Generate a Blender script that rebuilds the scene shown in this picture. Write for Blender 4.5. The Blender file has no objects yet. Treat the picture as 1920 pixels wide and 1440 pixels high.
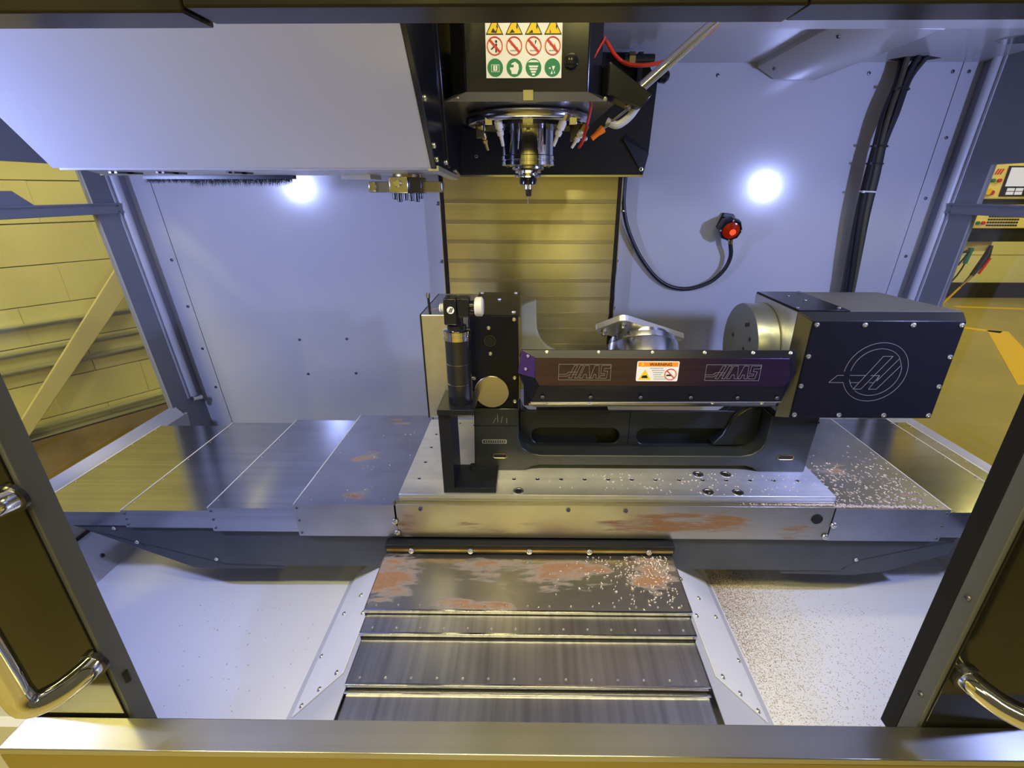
import bpy, bmesh, math, random
from mathutils import Vector, Matrix, Quaternion
R = math.radians
rnd = random.Random(7)
scene = bpy.context.scene
COL = scene.collection

# ------------------------------------------------------------------ camera
F, PPX, PPY = 880.0, 985.0, 720.0
YAW, PITCH = math.atan(880 / 80000), math.atan(362 / 880.0)
cam_data = bpy.data.cameras.new('camera')
cam_data.sensor_fit = 'HORIZONTAL'; cam_data.sensor_width = 36.0
cam_data.lens = F / 1920 * 36.0
cam_data.shift_x = (960 - PPX) / 1920; cam_data.shift_y = (PPY - 720) / 1920
cam_data.clip_start = 0.02; cam_data.clip_end = 100
cam = bpy.data.objects.new('camera', cam_data); COL.objects.link(cam)
cam.location = (0, 0, 1.738)
cam.rotation_euler = (R(90) - PITCH, 0, YAW)
scene.camera = cam

# ------------------------------------------------------------------ light
scene.view_settings.view_transform = 'Standard'
scene.view_settings.look = 'None'
scene.view_settings.gamma = 1.0
scene.view_settings.use_curve_mapping = False
scene.view_settings.exposure = 0.36

world = bpy.data.worlds.new('shop_ambient'); scene.world = world
world.use_nodes = True
wb = world.node_tree.nodes['Background']
wb.inputs['Color'].default_value = (1.0, 0.90, 0.50, 1); wb.inputs['Strength'].default_value = 0.07

def area(name, loc, target, size, energy, color, size_y=None, shape='RECTANGLE', spread=180):
    d = bpy.data.lights.new(name, 'AREA'); d.shape = shape; d.size = size
    if size_y: d.size_y = size_y
    d.energy = energy; d.color = color; d.spread = R(spread)
    o = bpy.data.objects.new(name, d); COL.objects.link(o)
    o.location = loc
    o.rotation_euler = (Vector(target) - Vector(loc)).to_track_quat('-Z', 'Y').to_euler()
    return o
LED = (0.40, 0.48, 1.0)
area('led_work_light', (-1.585, 0.64, 1.765), (0.0, 1.75, 1.30), 0.11, 30, LED, shape='DISK')
area('led_work_light', (1.585, 0.64, 1.765), (0.0, 1.75, 1.30), 0.11, 30, LED, shape='DISK')
SHOP = (1.0, 0.86, 0.27)
for lx, e in ((0.65, 38), (-1.1, 24)): area('shop_ceiling_or_fill_light', (lx, -5.2, 4.4), (lx * 0.6, -2.0, 0.0), 0.10, e, SHOP, 1.2)
area('shop_ceiling_or_fill_light', (0.0, -1.0, 4.6), (0.0, 0.3, 0.0), 3.2, 120, (1.0, 0.88, 0.5), 0.2)
area('shop_ceiling_or_fill_light', (0.0, -4.6, 4.5), (0.0, -7.0, 1.2), 3.0, 130, SHOP, 0.3)  # added fill lamp, brightens the unseen rear wall that the chrome mirrors
area('shop_ceiling_or_fill_light', (-3.2, -1.2, 4.2), (-2.6, 1.6, 0.6), 1.6, 105, SHOP, 0.3)
area('shop_ceiling_or_fill_light', (4.8, 1.5, 4.4), (4.8, 4.5, 0.5), 2.2, 85, SHOP, 0.3)
area('shop_ceiling_or_fill_light', (7.0, 5.0, 4.4), (7.0, 6.0, 0.0), 2.2, 95, SHOP, 0.3)

# ------------------------------------------------------------------ materials
MAT = {}
def mat(name, color, rough=0.4, metal=0.0, coat=0.0, bump=None, emis=None, spec=0.5, aniso=None, streak=None, mottle=None, rust=None):
    """streak=(axis, amount): brushed grain along axis; mottle=(scale, amount, colour2); rust=list of stain specs"""
    if name in MAT: return MAT[name]
    m = bpy.data.materials.new(name); m.use_nodes = True
    nt = m.node_tree; N = nt.nodes; L = nt.links
    b = N['Principled BSDF']
    b.inputs['Base Color'].default_value = (*color, 1)
    b.inputs['Roughness'].default_value = rough
    b.inputs['Metallic'].default_value = metal
    b.inputs['Specular IOR Level'].default_value = spec
    if coat:
        b.inputs['Coat Weight'].default_value = coat; b.inputs['Coat Roughness'].default_value = 0.12
    if emis:
        b.inputs['Emission Color'].default_value = (*emis[0], 1); b.inputs['Emission Strength'].default_value = emis[1]
    if aniso:
        b.inputs['Anisotropic'].default_value = aniso[1]
        cv = N.new('ShaderNodeCombineXYZ')
        for q in range(3): cv.inputs[q].default_value = {'X': (1, 0.02, 0.02), 'Y': (0, 0.7, 0.72), 'Z': (0, 0.02, 1)}[aniso[0]][q]
        L.new(cv.outputs[0], b.inputs['Tangent'])
    tc = N.new('ShaderNodeTexCoord')
    col_out = None
    def noise(scale, vec=None, detail=3, mapscale=None, roughn=0.5):
        n = N.new('ShaderNodeTexNoise'); n.inputs['Scale'].default_value = scale; n.inputs['Detail'].default_value = detail
        n.inputs['Roughness'].default_value = roughn
        if mapscale:
            mp = N.new('ShaderNodeMapping'); mp.inputs['Scale'].default_value = mapscale
            L.new(tc.outputs['Object'], mp.inputs['Vector']); L.new(mp.outputs['Vector'], n.inputs['Vector'])
        else: L.new(tc.outputs['Object'], n.inputs['Vector'])
        return n
    def ramp(src, lo, hi):
        mr = N.new('ShaderNodeMapRange'); mr.inputs['From Min'].default_value = lo; mr.inputs['From Max'].default_value = hi
        mr.clamp = True
        L.new(src, mr.inputs['Value']); return mr.outputs['Result']
    def mix(fac, a, c2):
        mx = N.new('ShaderNodeMix'); mx.data_type = 'RGBA'
        L.new(fac, mx.inputs[0])
        if isinstance(a, tuple): mx.inputs[6].default_value = (*a, 1)
        else: L.new(a, mx.inputs[6])
        if isinstance(c2, tuple): mx.inputs[7].default_value = (*c2, 1)
        else: L.new(c2, mx.inputs[7])
        return mx.outputs[2]
    def mul(a, b2):
        mm = N.new('ShaderNodeMath'); mm.operation = 'MULTIPLY'; L.new(a, mm.inputs[0])
        if isinstance(b2, float): mm.inputs[1].default_value = b2
        else: L.new(b2, mm.inputs[1])
        return mm.outputs[0]
    if mottle:
        n = noise(mottle[0], detail=4)
        col_out = mix(mul(ramp(n.outputs['Fac'], 0.35, 0.7), float(mottle[1])), color, mottle[2])
    normal = None
    if streak:
        ax, amt = streak[0], streak[1]
        ms = {'X': (1.5, 260, 260), 'Y': (260, 1.5, 260), 'Z': (260, 260, 1.5)}[ax]
        n = noise(1.0, mapscale=ms, detail=2)
        if amt > 0:
            bp = N.new('ShaderNodeBump'); bp.inputs['Strength'].default_value = amt; bp.inputs['Distance'].default_value = 0.002
            L.new(n.outputs['Fac'], bp.inputs['Height']); normal = bp
        n2 = noise(1.0, mapscale=tuple(x * 0.25 for x in ms), detail=3)
        base = col_out if col_out else color
        col_out = mix(mul(ramp(n2.outputs['Fac'], 0.35, 0.75), streak[2] if len(streak) > 2 else 0.3), base, tuple(c * 0.5 for c in color))
    if bump:
        n = noise(bump[0], detail=bump[2] if len(bump) > 2 else 3)
        bp = N.new('ShaderNodeBump'); bp.inputs['Strength'].default_value = bump[1]; bp.inputs['Distance'].default_value = 0.004
        L.new(n.outputs['Fac'], bp.inputs['Height'])
        if normal: L.new(normal.outputs['Normal'], bp.inputs['Normal'])
        normal = bp
    if normal: L.new(normal.outputs['Normal'], b.inputs['Normal'])
    if rust:
        base = col_out if col_out else color
        sep = N.new('ShaderNodeSeparateXYZ'); L.new(tc.outputs['Object'], sep.inputs[0])
        facs = None
        for (cx, cz, rx, rz, th, axis2) in rust:      # elliptical stain zones broken up by noise
            dx = N.new('ShaderNodeMath'); dx.operation = 'SUBTRACT'; L.new(sep.outputs['X'], dx.inputs[0]); dx.inputs[1].default_value = cx
            dz = N.new('ShaderNodeMath'); dz.operation = 'SUBTRACT'; L.new(sep.outputs[axis2], dz.inputs[0]); dz.inputs[1].default_value = cz
            sx = mul(dx.outputs[0], 1.0 / rx); sz = mul(dz.outputs[0], 1.0 / rz)
            a = N.new('ShaderNodeMath'); a.operation = 'ADD'; L.new(mul(sx, sx), a.inputs[0]); L.new(mul(sz, sz), a.inputs[1])
            zone = ramp(a.outputs[0], 1.0, 0.0)
            nn = noise(1.0, mapscale=(7, 14, 60) if axis2 == 'Z' else (9, 30, 30), detail=6, roughn=0.68)
            s = N.new('ShaderNodeMath'); s.operation = 'ADD'; L.new(mul(zone, 0.32), s.inputs[0]); L.new(nn.outputs['Fac'], s.inputs[1])
            f = mul(ramp(s.outputs[0], th, th + 0.16), 0.85)
            f = mul(f, ramp(zone, 0.02, 0.2))
            if facs is None: facs = f
            else:
                mxn = N.new('ShaderNodeMath'); mxn.operation = 'MAXIMUM'; L.new(facs, mxn.inputs[0]); L.new(f, mxn.inputs[1]); facs = mxn.outputs[0]
        fine = noise(90, detail=4)
        rc = mix(fine.outputs['Fac'], (0.17, 0.055, 0.006), (0.36, 0.15, 0.025))
        col_out = mix(facs, base, rc)
        inv = N.new('ShaderNodeMath'); inv.operation = 'SUBTRACT'; inv.inputs[0].default_value = 1.0; L.new(facs, inv.inputs[1])
        L.new(mul(inv.outputs[0], float(metal)), b.inputs['Metallic'])
        rr = N.new('ShaderNodeMath'); rr.operation = 'MULTIPLY_ADD'; L.new(facs, rr.inputs[0]); rr.inputs[1].default_value = 0.75 - rough; rr.inputs[2].default_value = rough
        L.new(rr.outputs[0], b.inputs['Roughness'])
    if col_out is not None: L.new(col_out, b.inputs['Base Color'])
    MAT[name] = m
    return m

WHITE = mat('white_enamel', (0.48, 0.485, 0.515), 0.16, bump=(220, 0.012, 2))
WHITE2 = mat('white_enamel_trim', (0.50, 0.505, 0.54), 0.34, bump=(160, 0.03, 2))
PAN = mat('pan_enamel', (0.74, 0.74, 0.75), 0.33, bump=(60, 0.03, 2), mottle=(5, 0.25, (0.66, 0.66, 0.62)))
GREYPAINT = mat('grey_enamel', (0.23, 0.24, 0.275), 0.42)
DOORGREY = mat('door_grey_paint', (0.085, 0.09, 0.10), 0.48, bump=(300, 0.05, 2))
DOORGLOSS = mat('door_gloss_panel', (0.010, 0.010, 0.008), 0.10, spec=0.3)
HEADER = mat('header_paint', (0.014, 0.014, 0.015), 0.22, spec=0.22, mottle=(4, 0.5, (0.05, 0.045, 0.03)))
BLACK = mat('black_gloss_paint', (0.009, 0.010, 0.014), 0.16, spec=0.4)
BLACKSAT = mat('black_satin_paint', (0.011, 0.012, 0.015), 0.34, spec=0.3)
RUBBER = mat('black_rubber', (0.009, 0.009, 0.008), 0.6, spec=0.2)
ANOD = mat('black_anodised', (0.008, 0.008, 0.013), 0.26, spec=0.16)
CAST = mat('dark_casting_paint', (0.018, 0.021, 0.023), 0.30, bump=(55, 0.12, 3), mottle=(9, 0.5, (0.032, 0.036, 0.034)))
GREYCAST = mat('grey_casting_paint', (0.30, 0.32, 0.32), 0.5, bump=(60, 0.1, 3))
SADDLE = mat('saddle_dark_paint', (0.060, 0.066, 0.074), 0.45, bump=(40, 0.1, 3), mottle=(6, 0.6, (0.035, 0.037, 0.04)))
CHROME = mat('chrome', (0.82, 0.82, 0.82), 0.06, 1.0)
STEEL = mat('polished_steel', (0.66, 0.66, 0.67), 0.16, 1.0)
DARKSTEEL = mat('dark_ground_steel', (0.06, 0.06, 0.065), 0.26, 0.8)
SCREW = mat('bright_screw', (0.72, 0.72, 0.70), 0.3, 1.0)
DSCREW = mat('dull_screw', (0.16, 0.16, 0.18), 0.4, 0.8)
HOLE = mat('hole_dark', (0.006, 0.006, 0.006), 0.7)
SLAT = mat('brushed_cover_sheet', (0.74, 0.71, 0.63), 0.27, 1.0, aniso=('Z', 0.92), streak=('X', 0.0, 0.25))
SILL = mat('brushed_sill', (0.60, 0.59, 0.56), 0.30, 1.0, aniso=('Y', 0.8), streak=('X', 0.0, 0.2), mottle=(9, 0.3, (0.45, 0.45, 0.42)))
COVER = mat('brushed_way_cover', (0.56, 0.56, 0.57), 0.17, 1.0, aniso=('Y', 0.5), streak=('X', 0.0, 0.35), mottle=(7, 0.3, (0.34, 0.34, 0.35)))
COVERRUST = mat('brushed_way_cover_stained', (0.52, 0.52, 0.54), 0.42, 1.0, streak=('X', 0.0, 0.1), mottle=(9, 0.4, (0.32, 0.31, 0.32)),
    rust=[(-0.53, 1.20, 0.06, 0.04, 0.66, 'Y'), (-0.58, 1.42, 0.10, 0.07, 0.74, 'Y'), (-0.52, 1.70, 0.09, 0.05, 0.76, 'Y'), (1.0, 1.35, 0.12, 0.1, 0.80, 'Y'), (1.17, 1.22, 0.05, 0.05, 0.74, 'Y')])
YCOVER = mat('brushed_front_cover', (0.74, 0.73, 0.70), 0.34, 1.0, aniso=('X', 0.5), streak=('Y', 0.0, 0.75))
YRUST = mat('front_cover_rusted', (0.60, 0.58, 0.53), 0.36, 1.0, streak=('X', 0.0, 0.1), mottle=(12, 0.3, (0.33, 0.33, 0.33)),
    rust=[(-0.39, 1.04, 0.10, 0.12, 0.57, 'Y'), (-0.12, 1.07, 0.25, 0.045, 0.70, 'Y'), (0.10, 1.06, 0.22, 0.05, 0.66, 'Y'), (-0.17, 0.94, 0.2, 0.03, 0.68, 'Y'), (0.36, 1.05, 0.10, 0.09, 0.66, 'Y'), (0.02, 1.02, 0.4, 0.05, 0.80, 'Y')])
TABLERUST = mat('table_front_steel', (0.50, 0.48, 0.42), 0.34, 1.0, mottle=(8, 0.5, (0.42, 0.36, 0.24)),
    rust=[(0.43, 0.808, 0.30, 0.032, 0.60, 'Z'), (0.58, 0.825, 0.09, 0.035, 0.60, 'Z'), (0.42, 0.843, 0.14, 0.016, 0.62, 'Z'), (-0.37, 0.80, 0.05, 0.07, 0.72, 'Z'), (-0.1, 0.80, 0.3, 0.05, 0.82, 'Z'), (0.8, 0.79, 0.12, 0.04, 0.74, 'Z')])
ALU = mat('milled_aluminium', (0.80, 0.80, 0.81), 0.46, 1.0, aniso=('Y', 0.75), streak=('X', 0.0, 0.2), mottle=(14, 0.35, (0.50, 0.50, 0.51)))
SIDEALU = mat('satin_steel_sheet', (0.74, 0.74, 0.72), 0.36, 1.0, mottle=(30, 0.3, (0.5, 0.5, 0.46)))
BRASSY = mat('ground_disc_steel', (0.55, 0.50, 0.40), 0.25, 1.0, aniso=('Z', 0.7))
PLATTER = mat('grey_ground_platter', (0.33, 0.35, 0.34), 0.34, 0.85, mottle=(10, 0.4, (0.25, 0.27, 0.26)))
BRASS = mat('brass_fitting', (0.40, 0.30, 0.12), 0.35, 1.0)
PLASTIC = mat('white_nozzle_plastic', (0.78, 0.78, 0.82), 0.4)
CLEAR = mat('milky_tube', (0.55, 0.57, 0.60), 0.2)
REDHOSE = mat('red_hose', (0.55, 0.03, 0.02), 0.3)
ORANGE = mat('orange_nozzle', (0.90, 0.20, 0.01), 0.4)
CABLE = mat('black_cable', (0.012, 0.012, 0.015), 0.42)
CABLE2 = mat('olive_cable', (0.06, 0.055, 0.03), 0.45)
LABELW = mat('label_white', (0.80, 0.80, 0.80), 0.35)
LABELY = mat('label_yellow', (0.80, 0.56, 0.02), 0.4)
LABELK = mat('label_black', (0.01, 0.01, 0.01), 0.4)
LABELR = mat('label_red', (0.60, 0.02, 0.04), 0.4)
LABELG = mat('label_green', (0.01, 0.20, 0.09), 0.4)
LABELO = mat('label_orange', (0.90, 0.28, 0.02), 0.4)
LABELGREY = mat('label_print_grey', (0.35, 0.35, 0.36), 0.5)
ENGRAVE = mat('engraved_bright_line', (0.42, 0.41, 0.44), 0.35, 0.6)
REDLENS = mat('red_lens', (0.25, 0.01, 0.0), 0.12, emis=((1.0, 0.03, 0.01), 0.05))
LEDHOT = mat('red_led', (0.5, 0.02, 0.0), 0.3, emis=((1.0, 0.05, 0.015), 1.6))
CHIP = mat('aluminium_chip', (0.78, 0.66, 0.58), 0.5)
CHIPDUST = mat('brown_fine_chip', (0.30, 0.17, 0.10), 0.7)
BLOCK = mat('painted_block', (0.72, 0.68, 0.34), 0.8, bump=(28, 0.5, 5), mottle=(3.5, 0.5, (0.60, 0.56, 0.26)))
MORTAR = mat('block_joint', (0.36, 0.32, 0.16), 0.9, bump=(80, 0.5, 4))
WALLP = mat('shop_wall_paint', (0.74, 0.71, 0.50), 0.8, bump=(14, 0.3, 4), mottle=(2, 0.4, (0.62, 0.59, 0.38)))
WALLDIRT = mat('dirty_plinth', (0.30, 0.22, 0.09), 0.85, bump=(30, 0.5, 5), mottle=(5, 0.8, (0.14, 0.09, 0.035)))
FLOORM = mat('shop_concrete', (0.40, 0.33, 0.15), 0.5, bump=(10, 0.1, 5), mottle=(1.1, 0.6, (0.27, 0.22, 0.10)))
LANE = mat('yellow_floor_paint', (0.80, 0.52, 0.01), 0.5)
PLANK = mat('painted_board', (0.66, 0.60, 0.36), 0.7, mottle=(6, 0.5, (0.52, 0.47, 0.27)))
RAIL = mat('galvanised_rail', (0.56, 0.58, 0.46), 0.4, 0.6)
PENDANT = mat('pendant_beige', (0.80, 0.68, 0.32), 0.45)
PENDANTK = mat('pendant_dark', (0.02, 0.02, 0.018), 0.4)
SCREEN = mat('screen_glow', (0.3, 0.3, 0.34), 0.3, emis=((0.75, 0.72, 0.85), 0.55))
BLUEP = mat('blue_gun', (0.03, 0.18, 0.22), 0.45)
DIMWALL = mat('far_shop_wall', (0.62, 0.58, 0.34), 0.8, mottle=(1.2, 0.8, (0.25, 0.22, 0.12)))

def anodised_cover():
    m = bpy.data.materials.new('faded_black_anodise'); m.use_nodes = True
    nt = m.node_tree; b = nt.nodes['Principled BSDF']
    tc = nt.nodes.new('ShaderNodeTexCoord'); sp = nt.nodes.new('ShaderNodeSeparateXYZ')
    nt.links.new(tc.outputs['Object'], sp.inputs[0])
    mr = nt.nodes.new('ShaderNodeMapRange'); mr.inputs['From Min'].default_value = 0.25; mr.inputs['From Max'].default_value = 0.62
    nt.links.new(sp.outputs['X'], mr.inputs['Value'])
    nz = nt.nodes.new('ShaderNodeTexNoise'); nz.inputs['Scale'].default_value = 1.0; nz.inputs['Detail'].default_value = 3
    mp = nt.nodes.new('ShaderNodeMapping'); mp.inputs['Scale'].default_value = (5, 60, 60)
    nt.links.new(tc.outputs['Object'], mp.inputs['Vector']); nt.links.new(mp.outputs['Vector'], nz.inputs['Vector'])
    mx = nt.nodes.new('ShaderNodeMix'); mx.data_type = 'RGBA'
    mx.inputs[6].default_value = (0.105, 0.066, 0.064, 1); mx.inputs[7].default_value = (0.060, 0.036, 0.105, 1)
    nt.links.new(mr.outputs['Result'], mx.inputs[0])
    m2 = nt.nodes.new('ShaderNodeMix'); m2.data_type = 'RGBA'; m2.blend_type = 'MULTIPLY'; m2.inputs[0].default_value = 0.5
    nt.links.new(mx.outputs[2], m2.inputs[6]); nt.links.new(nz.outputs['Fac'], m2.inputs[7])
    nt.links.new(m2.outputs[2], b.inputs['Base Color'])
    b.inputs['Metallic'].default_value = 0.75; b.inputs['Roughness'].default_value = 0.30
    return m
FADED = anodised_cover()
PURPLE = mat('purple_anodise', (0.09, 0.045, 0.22), 0.3, 0.6)

def glass_mat():
    m = bpy.data.materials.new('clear_pane'); m.use_nodes = True
    nt = m.node_tree; nt.nodes.clear()
    out = nt.nodes.new('ShaderNodeOutputMaterial'); mx = nt.nodes.new('ShaderNodeMixShader')
    tr = nt.nodes.new('ShaderNodeBsdfTransparent'); tr.inputs['Color'].default_value = (0.94, 0.95, 0.94, 1)
    gl = nt.nodes.new('ShaderNodeBsdfGlossy'); gl.inputs['Roughness'].default_value = 0.05
    mx.inputs[0].default_value = 0.045
    nt.links.new(tr.outputs[0], mx.inputs[1]); nt.links.new(gl.outputs[0], mx.inputs[2]); nt.links.new(mx.outputs[0], out.inputs['Surface'])
    return m
GLASS = glass_mat()

# ------------------------------------------------------------------ mesh helpers
class MB:
    def __init__(s): s.v = []; s.f = []
    def add(s, vs, fs):
        o = len(s.v); s.v += [tuple(x) for x in vs]; s.f += [tuple(i + o for i in f) for f in fs]; return s
    def box(s, x0, x1, y0, y1, z0, z1):
        vs = [(x, y, z) for z in (z0, z1) for y in (y0, y1) for x in (x0, x1)]
        return s.add(vs, [(0, 1, 3, 2), (4, 6, 7, 5), (0, 4, 5, 1), (2, 3, 7, 6), (0, 2, 6, 4), (1, 5, 7, 3)])
    def prism(s, pts, off):
        n = len(pts); a = [Vector(p) for p in pts]; off = Vector(off); b = [p + off for p in a]
        fs = [tuple(range(n)), tuple(range(2 * n - 1, n - 1, -1))]
        fs += [(i, i + n, (i + 1) % n + n, (i + 1) % n) for i in range(n)]
        return s.add(a + b, fs)
    def hull8(s, lo, hi):      # two quads joined
        return s.add(list(lo) + list(hi), [(0, 1, 2, 3), (7, 6, 5, 4)] + [(i, i + 4, (i + 1) % 4 + 4, (i + 1) % 4) for i in range(4)])
    def tube(s, path, r, n=10, caps=True):
        P = [Vector(p) for p in path]; m = len(P)
        rs = r if isinstance(r, (list, tuple)) else [r] * m
        t0 = (P[1] - P[0]).normalized()
        u = t0.orthogonal().normalized(); rings = []
        prev = t0
        for i in range(m):
            t = (P[min(i + 1, m - 1)] - P[max(i - 1, 0)]).normalized()
            q = prev.rotation_difference(t); u = (q @ u).normalized(); prev = t
            w = t.cross(u)
            rings.append([P[i] + (u * math.cos(2 * math.pi * k / n) + w * math.sin(2 * math.pi * k / n)) * rs[i] for k in range(n)])
        vs = [p for rg in rings for p in rg]
        fs = [(i * n + k, i * n + (k + 1) % n, (i + 1) * n + (k + 1) % n, (i + 1) * n + k) for i in range(m - 1) for k in range(n)]
        if caps: fs += [tuple(range(n - 1, -1, -1)), tuple((m - 1) * n + k for k in range(n))]
        return s.add(vs, fs)
    def lathe(s, prof, origin, axis=(0, 0, 1), n=32):
        ax = Vector(axis).normalized(); o = Vector(origin); u = ax.orthogonal().normalized(); w = ax.cross(u)
        m = len(prof)
        vs = [o + ax * h + (u * math.cos(2 * math.pi * k / n) + w * math.sin(2 * math.pi * k / n)) * max(r, 1e-5) for r, h in prof for k in range(n)]
        fs = [(i * n + k, i * n + (k + 1) % n, (i + 1) * n + (k + 1) % n, (i + 1) * n + k) for i in range(m - 1) for k in range(n)]
        fs += [tuple(range(n - 1, -1, -1)), tuple((m - 1) * n + k for k in range(n))]
        return s.add(vs, fs)
    def cyl(s, origin, axis, r, h, n=32, ch=0.0):
        if ch: return s.lathe([(r - ch, 0), (r, ch), (r, h - ch), (r - ch, h)], origin, axis, n)
        return s.lathe([(r, 0), (r, h)], origin, axis, n)
    def torus(s, c, axis, Rm, r, n=48, k=10, a0=0.0, a1=2 * math.pi, ref=None):
        ax = Vector(axis).normalized(); u = Vector(ref) if ref else ax.orthogonal().normalized(); w = ax.cross(u); c = Vector(c)
        full = abs(a1 - a0 - 2 * math.pi) < 1e-6
        pts = [c + (u * math.cos(a0 + (a1 - a0) * i / n) + w * math.sin(a0 + (a1 - a0) * i / n)) * Rm for i in range(n + 1)]
        return s.tube(pts, r, k, caps=not full)
    def plate_hole(s, x0, x1, z0, z1, y0, y1, hole):     # rectangle in XZ with a closed inner loop
        n = len(hole); cx = sum(p[0] for p in hole) / n; cz = sum(p[1] for p in hole) / n
        angs = [math.atan2(p[1] - cz, p[0] - cx) for p in hole]
        out = []
        for a in angs:
            dx, dz = math.cos(a), math.sin(a)
            tx = ((x1 - cx) if dx > 0 else (x0 - cx)) / dx if abs(dx) > 1e-9 else 1e9
            tz = ((z1 - cz) if dz > 0 else (z0 - cz)) / dz if abs(dz) > 1e-9 else 1e9
            t = min(tx, tz); out.append([cx + dx * t, cz + dz * t])
        for (qx, qz) in ((x0, z0), (x0, z1), (x1, z0), (x1, z1)):
            k = min(range(n), key=lambda i: (out[i][0] - qx) ** 2 + (out[i][1] - qz) ** 2); out[k] = [qx, qz]
        vs = [(p[0], y, p[1]) for y in (y0, y1) for lp in (out, hole) for p in lp]
        fs = []
        for i in range(n):
            j = (i + 1) % n
            fs += [(i, j, n + j, n + i), (2 * n + i, 3 * n + i, 3 * n + j, 2 * n + j), (n + i, n + j, 3 * n + j, 3 * n + i), (i, 2 * n + i, 2 * n + j, j)]
        return s.add(vs, fs)
    def build(s, name, m, parent=None, bevel=0.0, smooth=35, seg=2):
        me = bpy.data.meshes.new(name); me.from_pydata(s.v, [], s.f)
        bm = bmesh.new(); bm.from_mesh(me); bmesh.ops.recalc_face_normals(bm, faces=bm.faces); bm.to_mesh(me); bm.free()
        me.materials.append(m)
        if smooth: me.shade_smooth(); me.set_sharp_from_angle(angle=R(smooth))
        o = bpy.data.objects.new(name, me); COL.objects.link(o)
        attach(o, parent)
        if bevel:
            bv = o.modifiers.new('edge', 'BEVEL'); bv.width = bevel; bv.segments = seg; bv.limit_method = 'ANGLE'; bv.angle_limit = R(40)
            bv.harden_normals = False
        return o

WORLD = {}
def attach(o, parent):
    if parent is None: return o
    o.parent = parent
    if parent.type == 'EMPTY' and parent.parent is None:
        o.matrix_parent_inverse = Matrix.Translation(-Vector(parent.location))
    elif parent.get('_loc'):
        pass
    return o
def thing(name, label, cat, loc, group=None):
    o = bpy.data.objects.new(name, None); COL.objects.link(o); o.location = loc; o.empty_display_size = 0.05
    o['label'] = label; o['category'] = cat
    if group: o['group'] = group
    return o
def tag(o, label, cat, group=None, kind=None):
    o['label'] = label; o['category'] = cat
    if group: o['group'] = group
    if kind: o['kind'] = kind
    return o
def struct(o, label, cat): return tag(o, label, cat, kind='structure')

def mesh_data(mb, name, m, smooth=35):
    o = mb.build(name, m, None, 0, smooth); me = o.data; bpy.data.objects.remove(o); return me
_screw = MB().lathe([(1.0, 0), (1.0, 0.25), (0.85, 0.5), (0.45, 0.6), (0.45, 0.25), (0.0, 0.25)], (0, 0, 0), (0, 0, 1), 12)
SCREW_ME = {'b': mesh_data(_screw, 'screw', SCREW), 'd': mesh_data(_screw, 'screw', DSCREW)}
def place(me, name, parent, loc, normal, scale):
    o = bpy.data.objects.new(name, me); COL.objects.link(o); attach(o, parent)
    o.location = loc; o.rotation_mode = 'QUATERNION'
    o.rotation_quaternion = Vector(normal).to_track_quat('Z', 'Y'); o.scale = (scale, scale, scale)
    return o
def screws(parent, pts, normal, r=0.005, kind='b', name='screw'):
    for p in pts: place(SCREW_ME[kind], name, parent, p, normal, r)

def rrect(cx, cz, w, h, r, n=5):
    pts = []
    for (sx, sz, a0) in ((1, 1, 0), (-1, 1, 90), (-1, -1, 180), (1, -1, 270)):
        for k in range(n + 1):
            a = R(a0 + 90 * k / n); pts.append((cx + sx * (w / 2 - r) + r * math.cos(a), cz + sz * (h / 2 - r) + r * math.sin(a)))
    return pts
def xz(pts, y): return [(p[0], y, p[1]) for p in pts]
def yz(pts, x): return [(x, p[0], p[1]) for p in pts]
def xy(pts, z): return [(p[0], p[1], z) for p in pts]
def arc(cx, cz, r, a0, a1, n=8): return [(cx + r * math.cos(R(a0 + (a1 - a0) * i / n)), cz + r * math.sin(R(a0 + (a1 - a0) * i / n))) for i in range(n + 1)]
def smoothpath(pts, n=6):
    P = [Vector(p) for p in pts]; out = []
    for i in range(len(P) - 1):
        p0, p1, p2, p3 = P[max(i - 1, 0)], P[i], P[i + 1], P[min(i + 2, len(P) - 1)]
        for k in range(n):
            t = k / n
            out.append(0.5 * ((2 * p1) + (p2 - p0) * t + (2 * p0 - 5 * p1 + 4 * p2 - p3) * t * t + (3 * p1 - p0 - 3 * p2 + p3) * t ** 3))
    out.append(P[-1]); return out
def text_mesh(body, size, name, m, parent, loc, rot, align='CENTER', extrude=0.0003):
    cu = bpy.data.curves.new(name, 'FONT'); cu.body = body; cu.size = size; cu.align_x = align; cu.extrude = extrude
    o = bpy.data.objects.new('tmp', cu); COL.objects.link(o)
    dg = bpy.context.evaluated_depsgraph_get()
    me = bpy.data.meshes.new_from_object(o.evaluated_get(dg)); bpy.data.objects.remove(o)
    me.materials.clear(); me.materials.append(m)
    t = bpy.data.objects.new(name, me); COL.objects.link(t); attach(t, parent)
    t.location = loc; t.rotation_euler = rot
    return t

# ================================================================== SHOP
fl = MB().box(-6, 12, -9, 12, -0.05, 0.0).build('floor', FLOORM); struct(fl, 'worn concrete shop floor lit warm yellow outside the machine', 'floor')
for pts in ([(6.9, 7.66), (9.5, 7.24), (9.5, 7.12), (6.9, 7.54)], [(5.7, 6.62), (6.20, 6.20), (6.34, 6.16), (6.20, 6.05), (5.7, 6.45)], [(6.16, 6.20), (6.38, 6.13), (5.10, 4.25), (4.72, 4.25)]):
    MB().prism(xy(pts, 0.0005), (0, 0, 0.002)).build('floor_line', LANE, fl)['label'] = 'yellow painted lane line'
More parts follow.
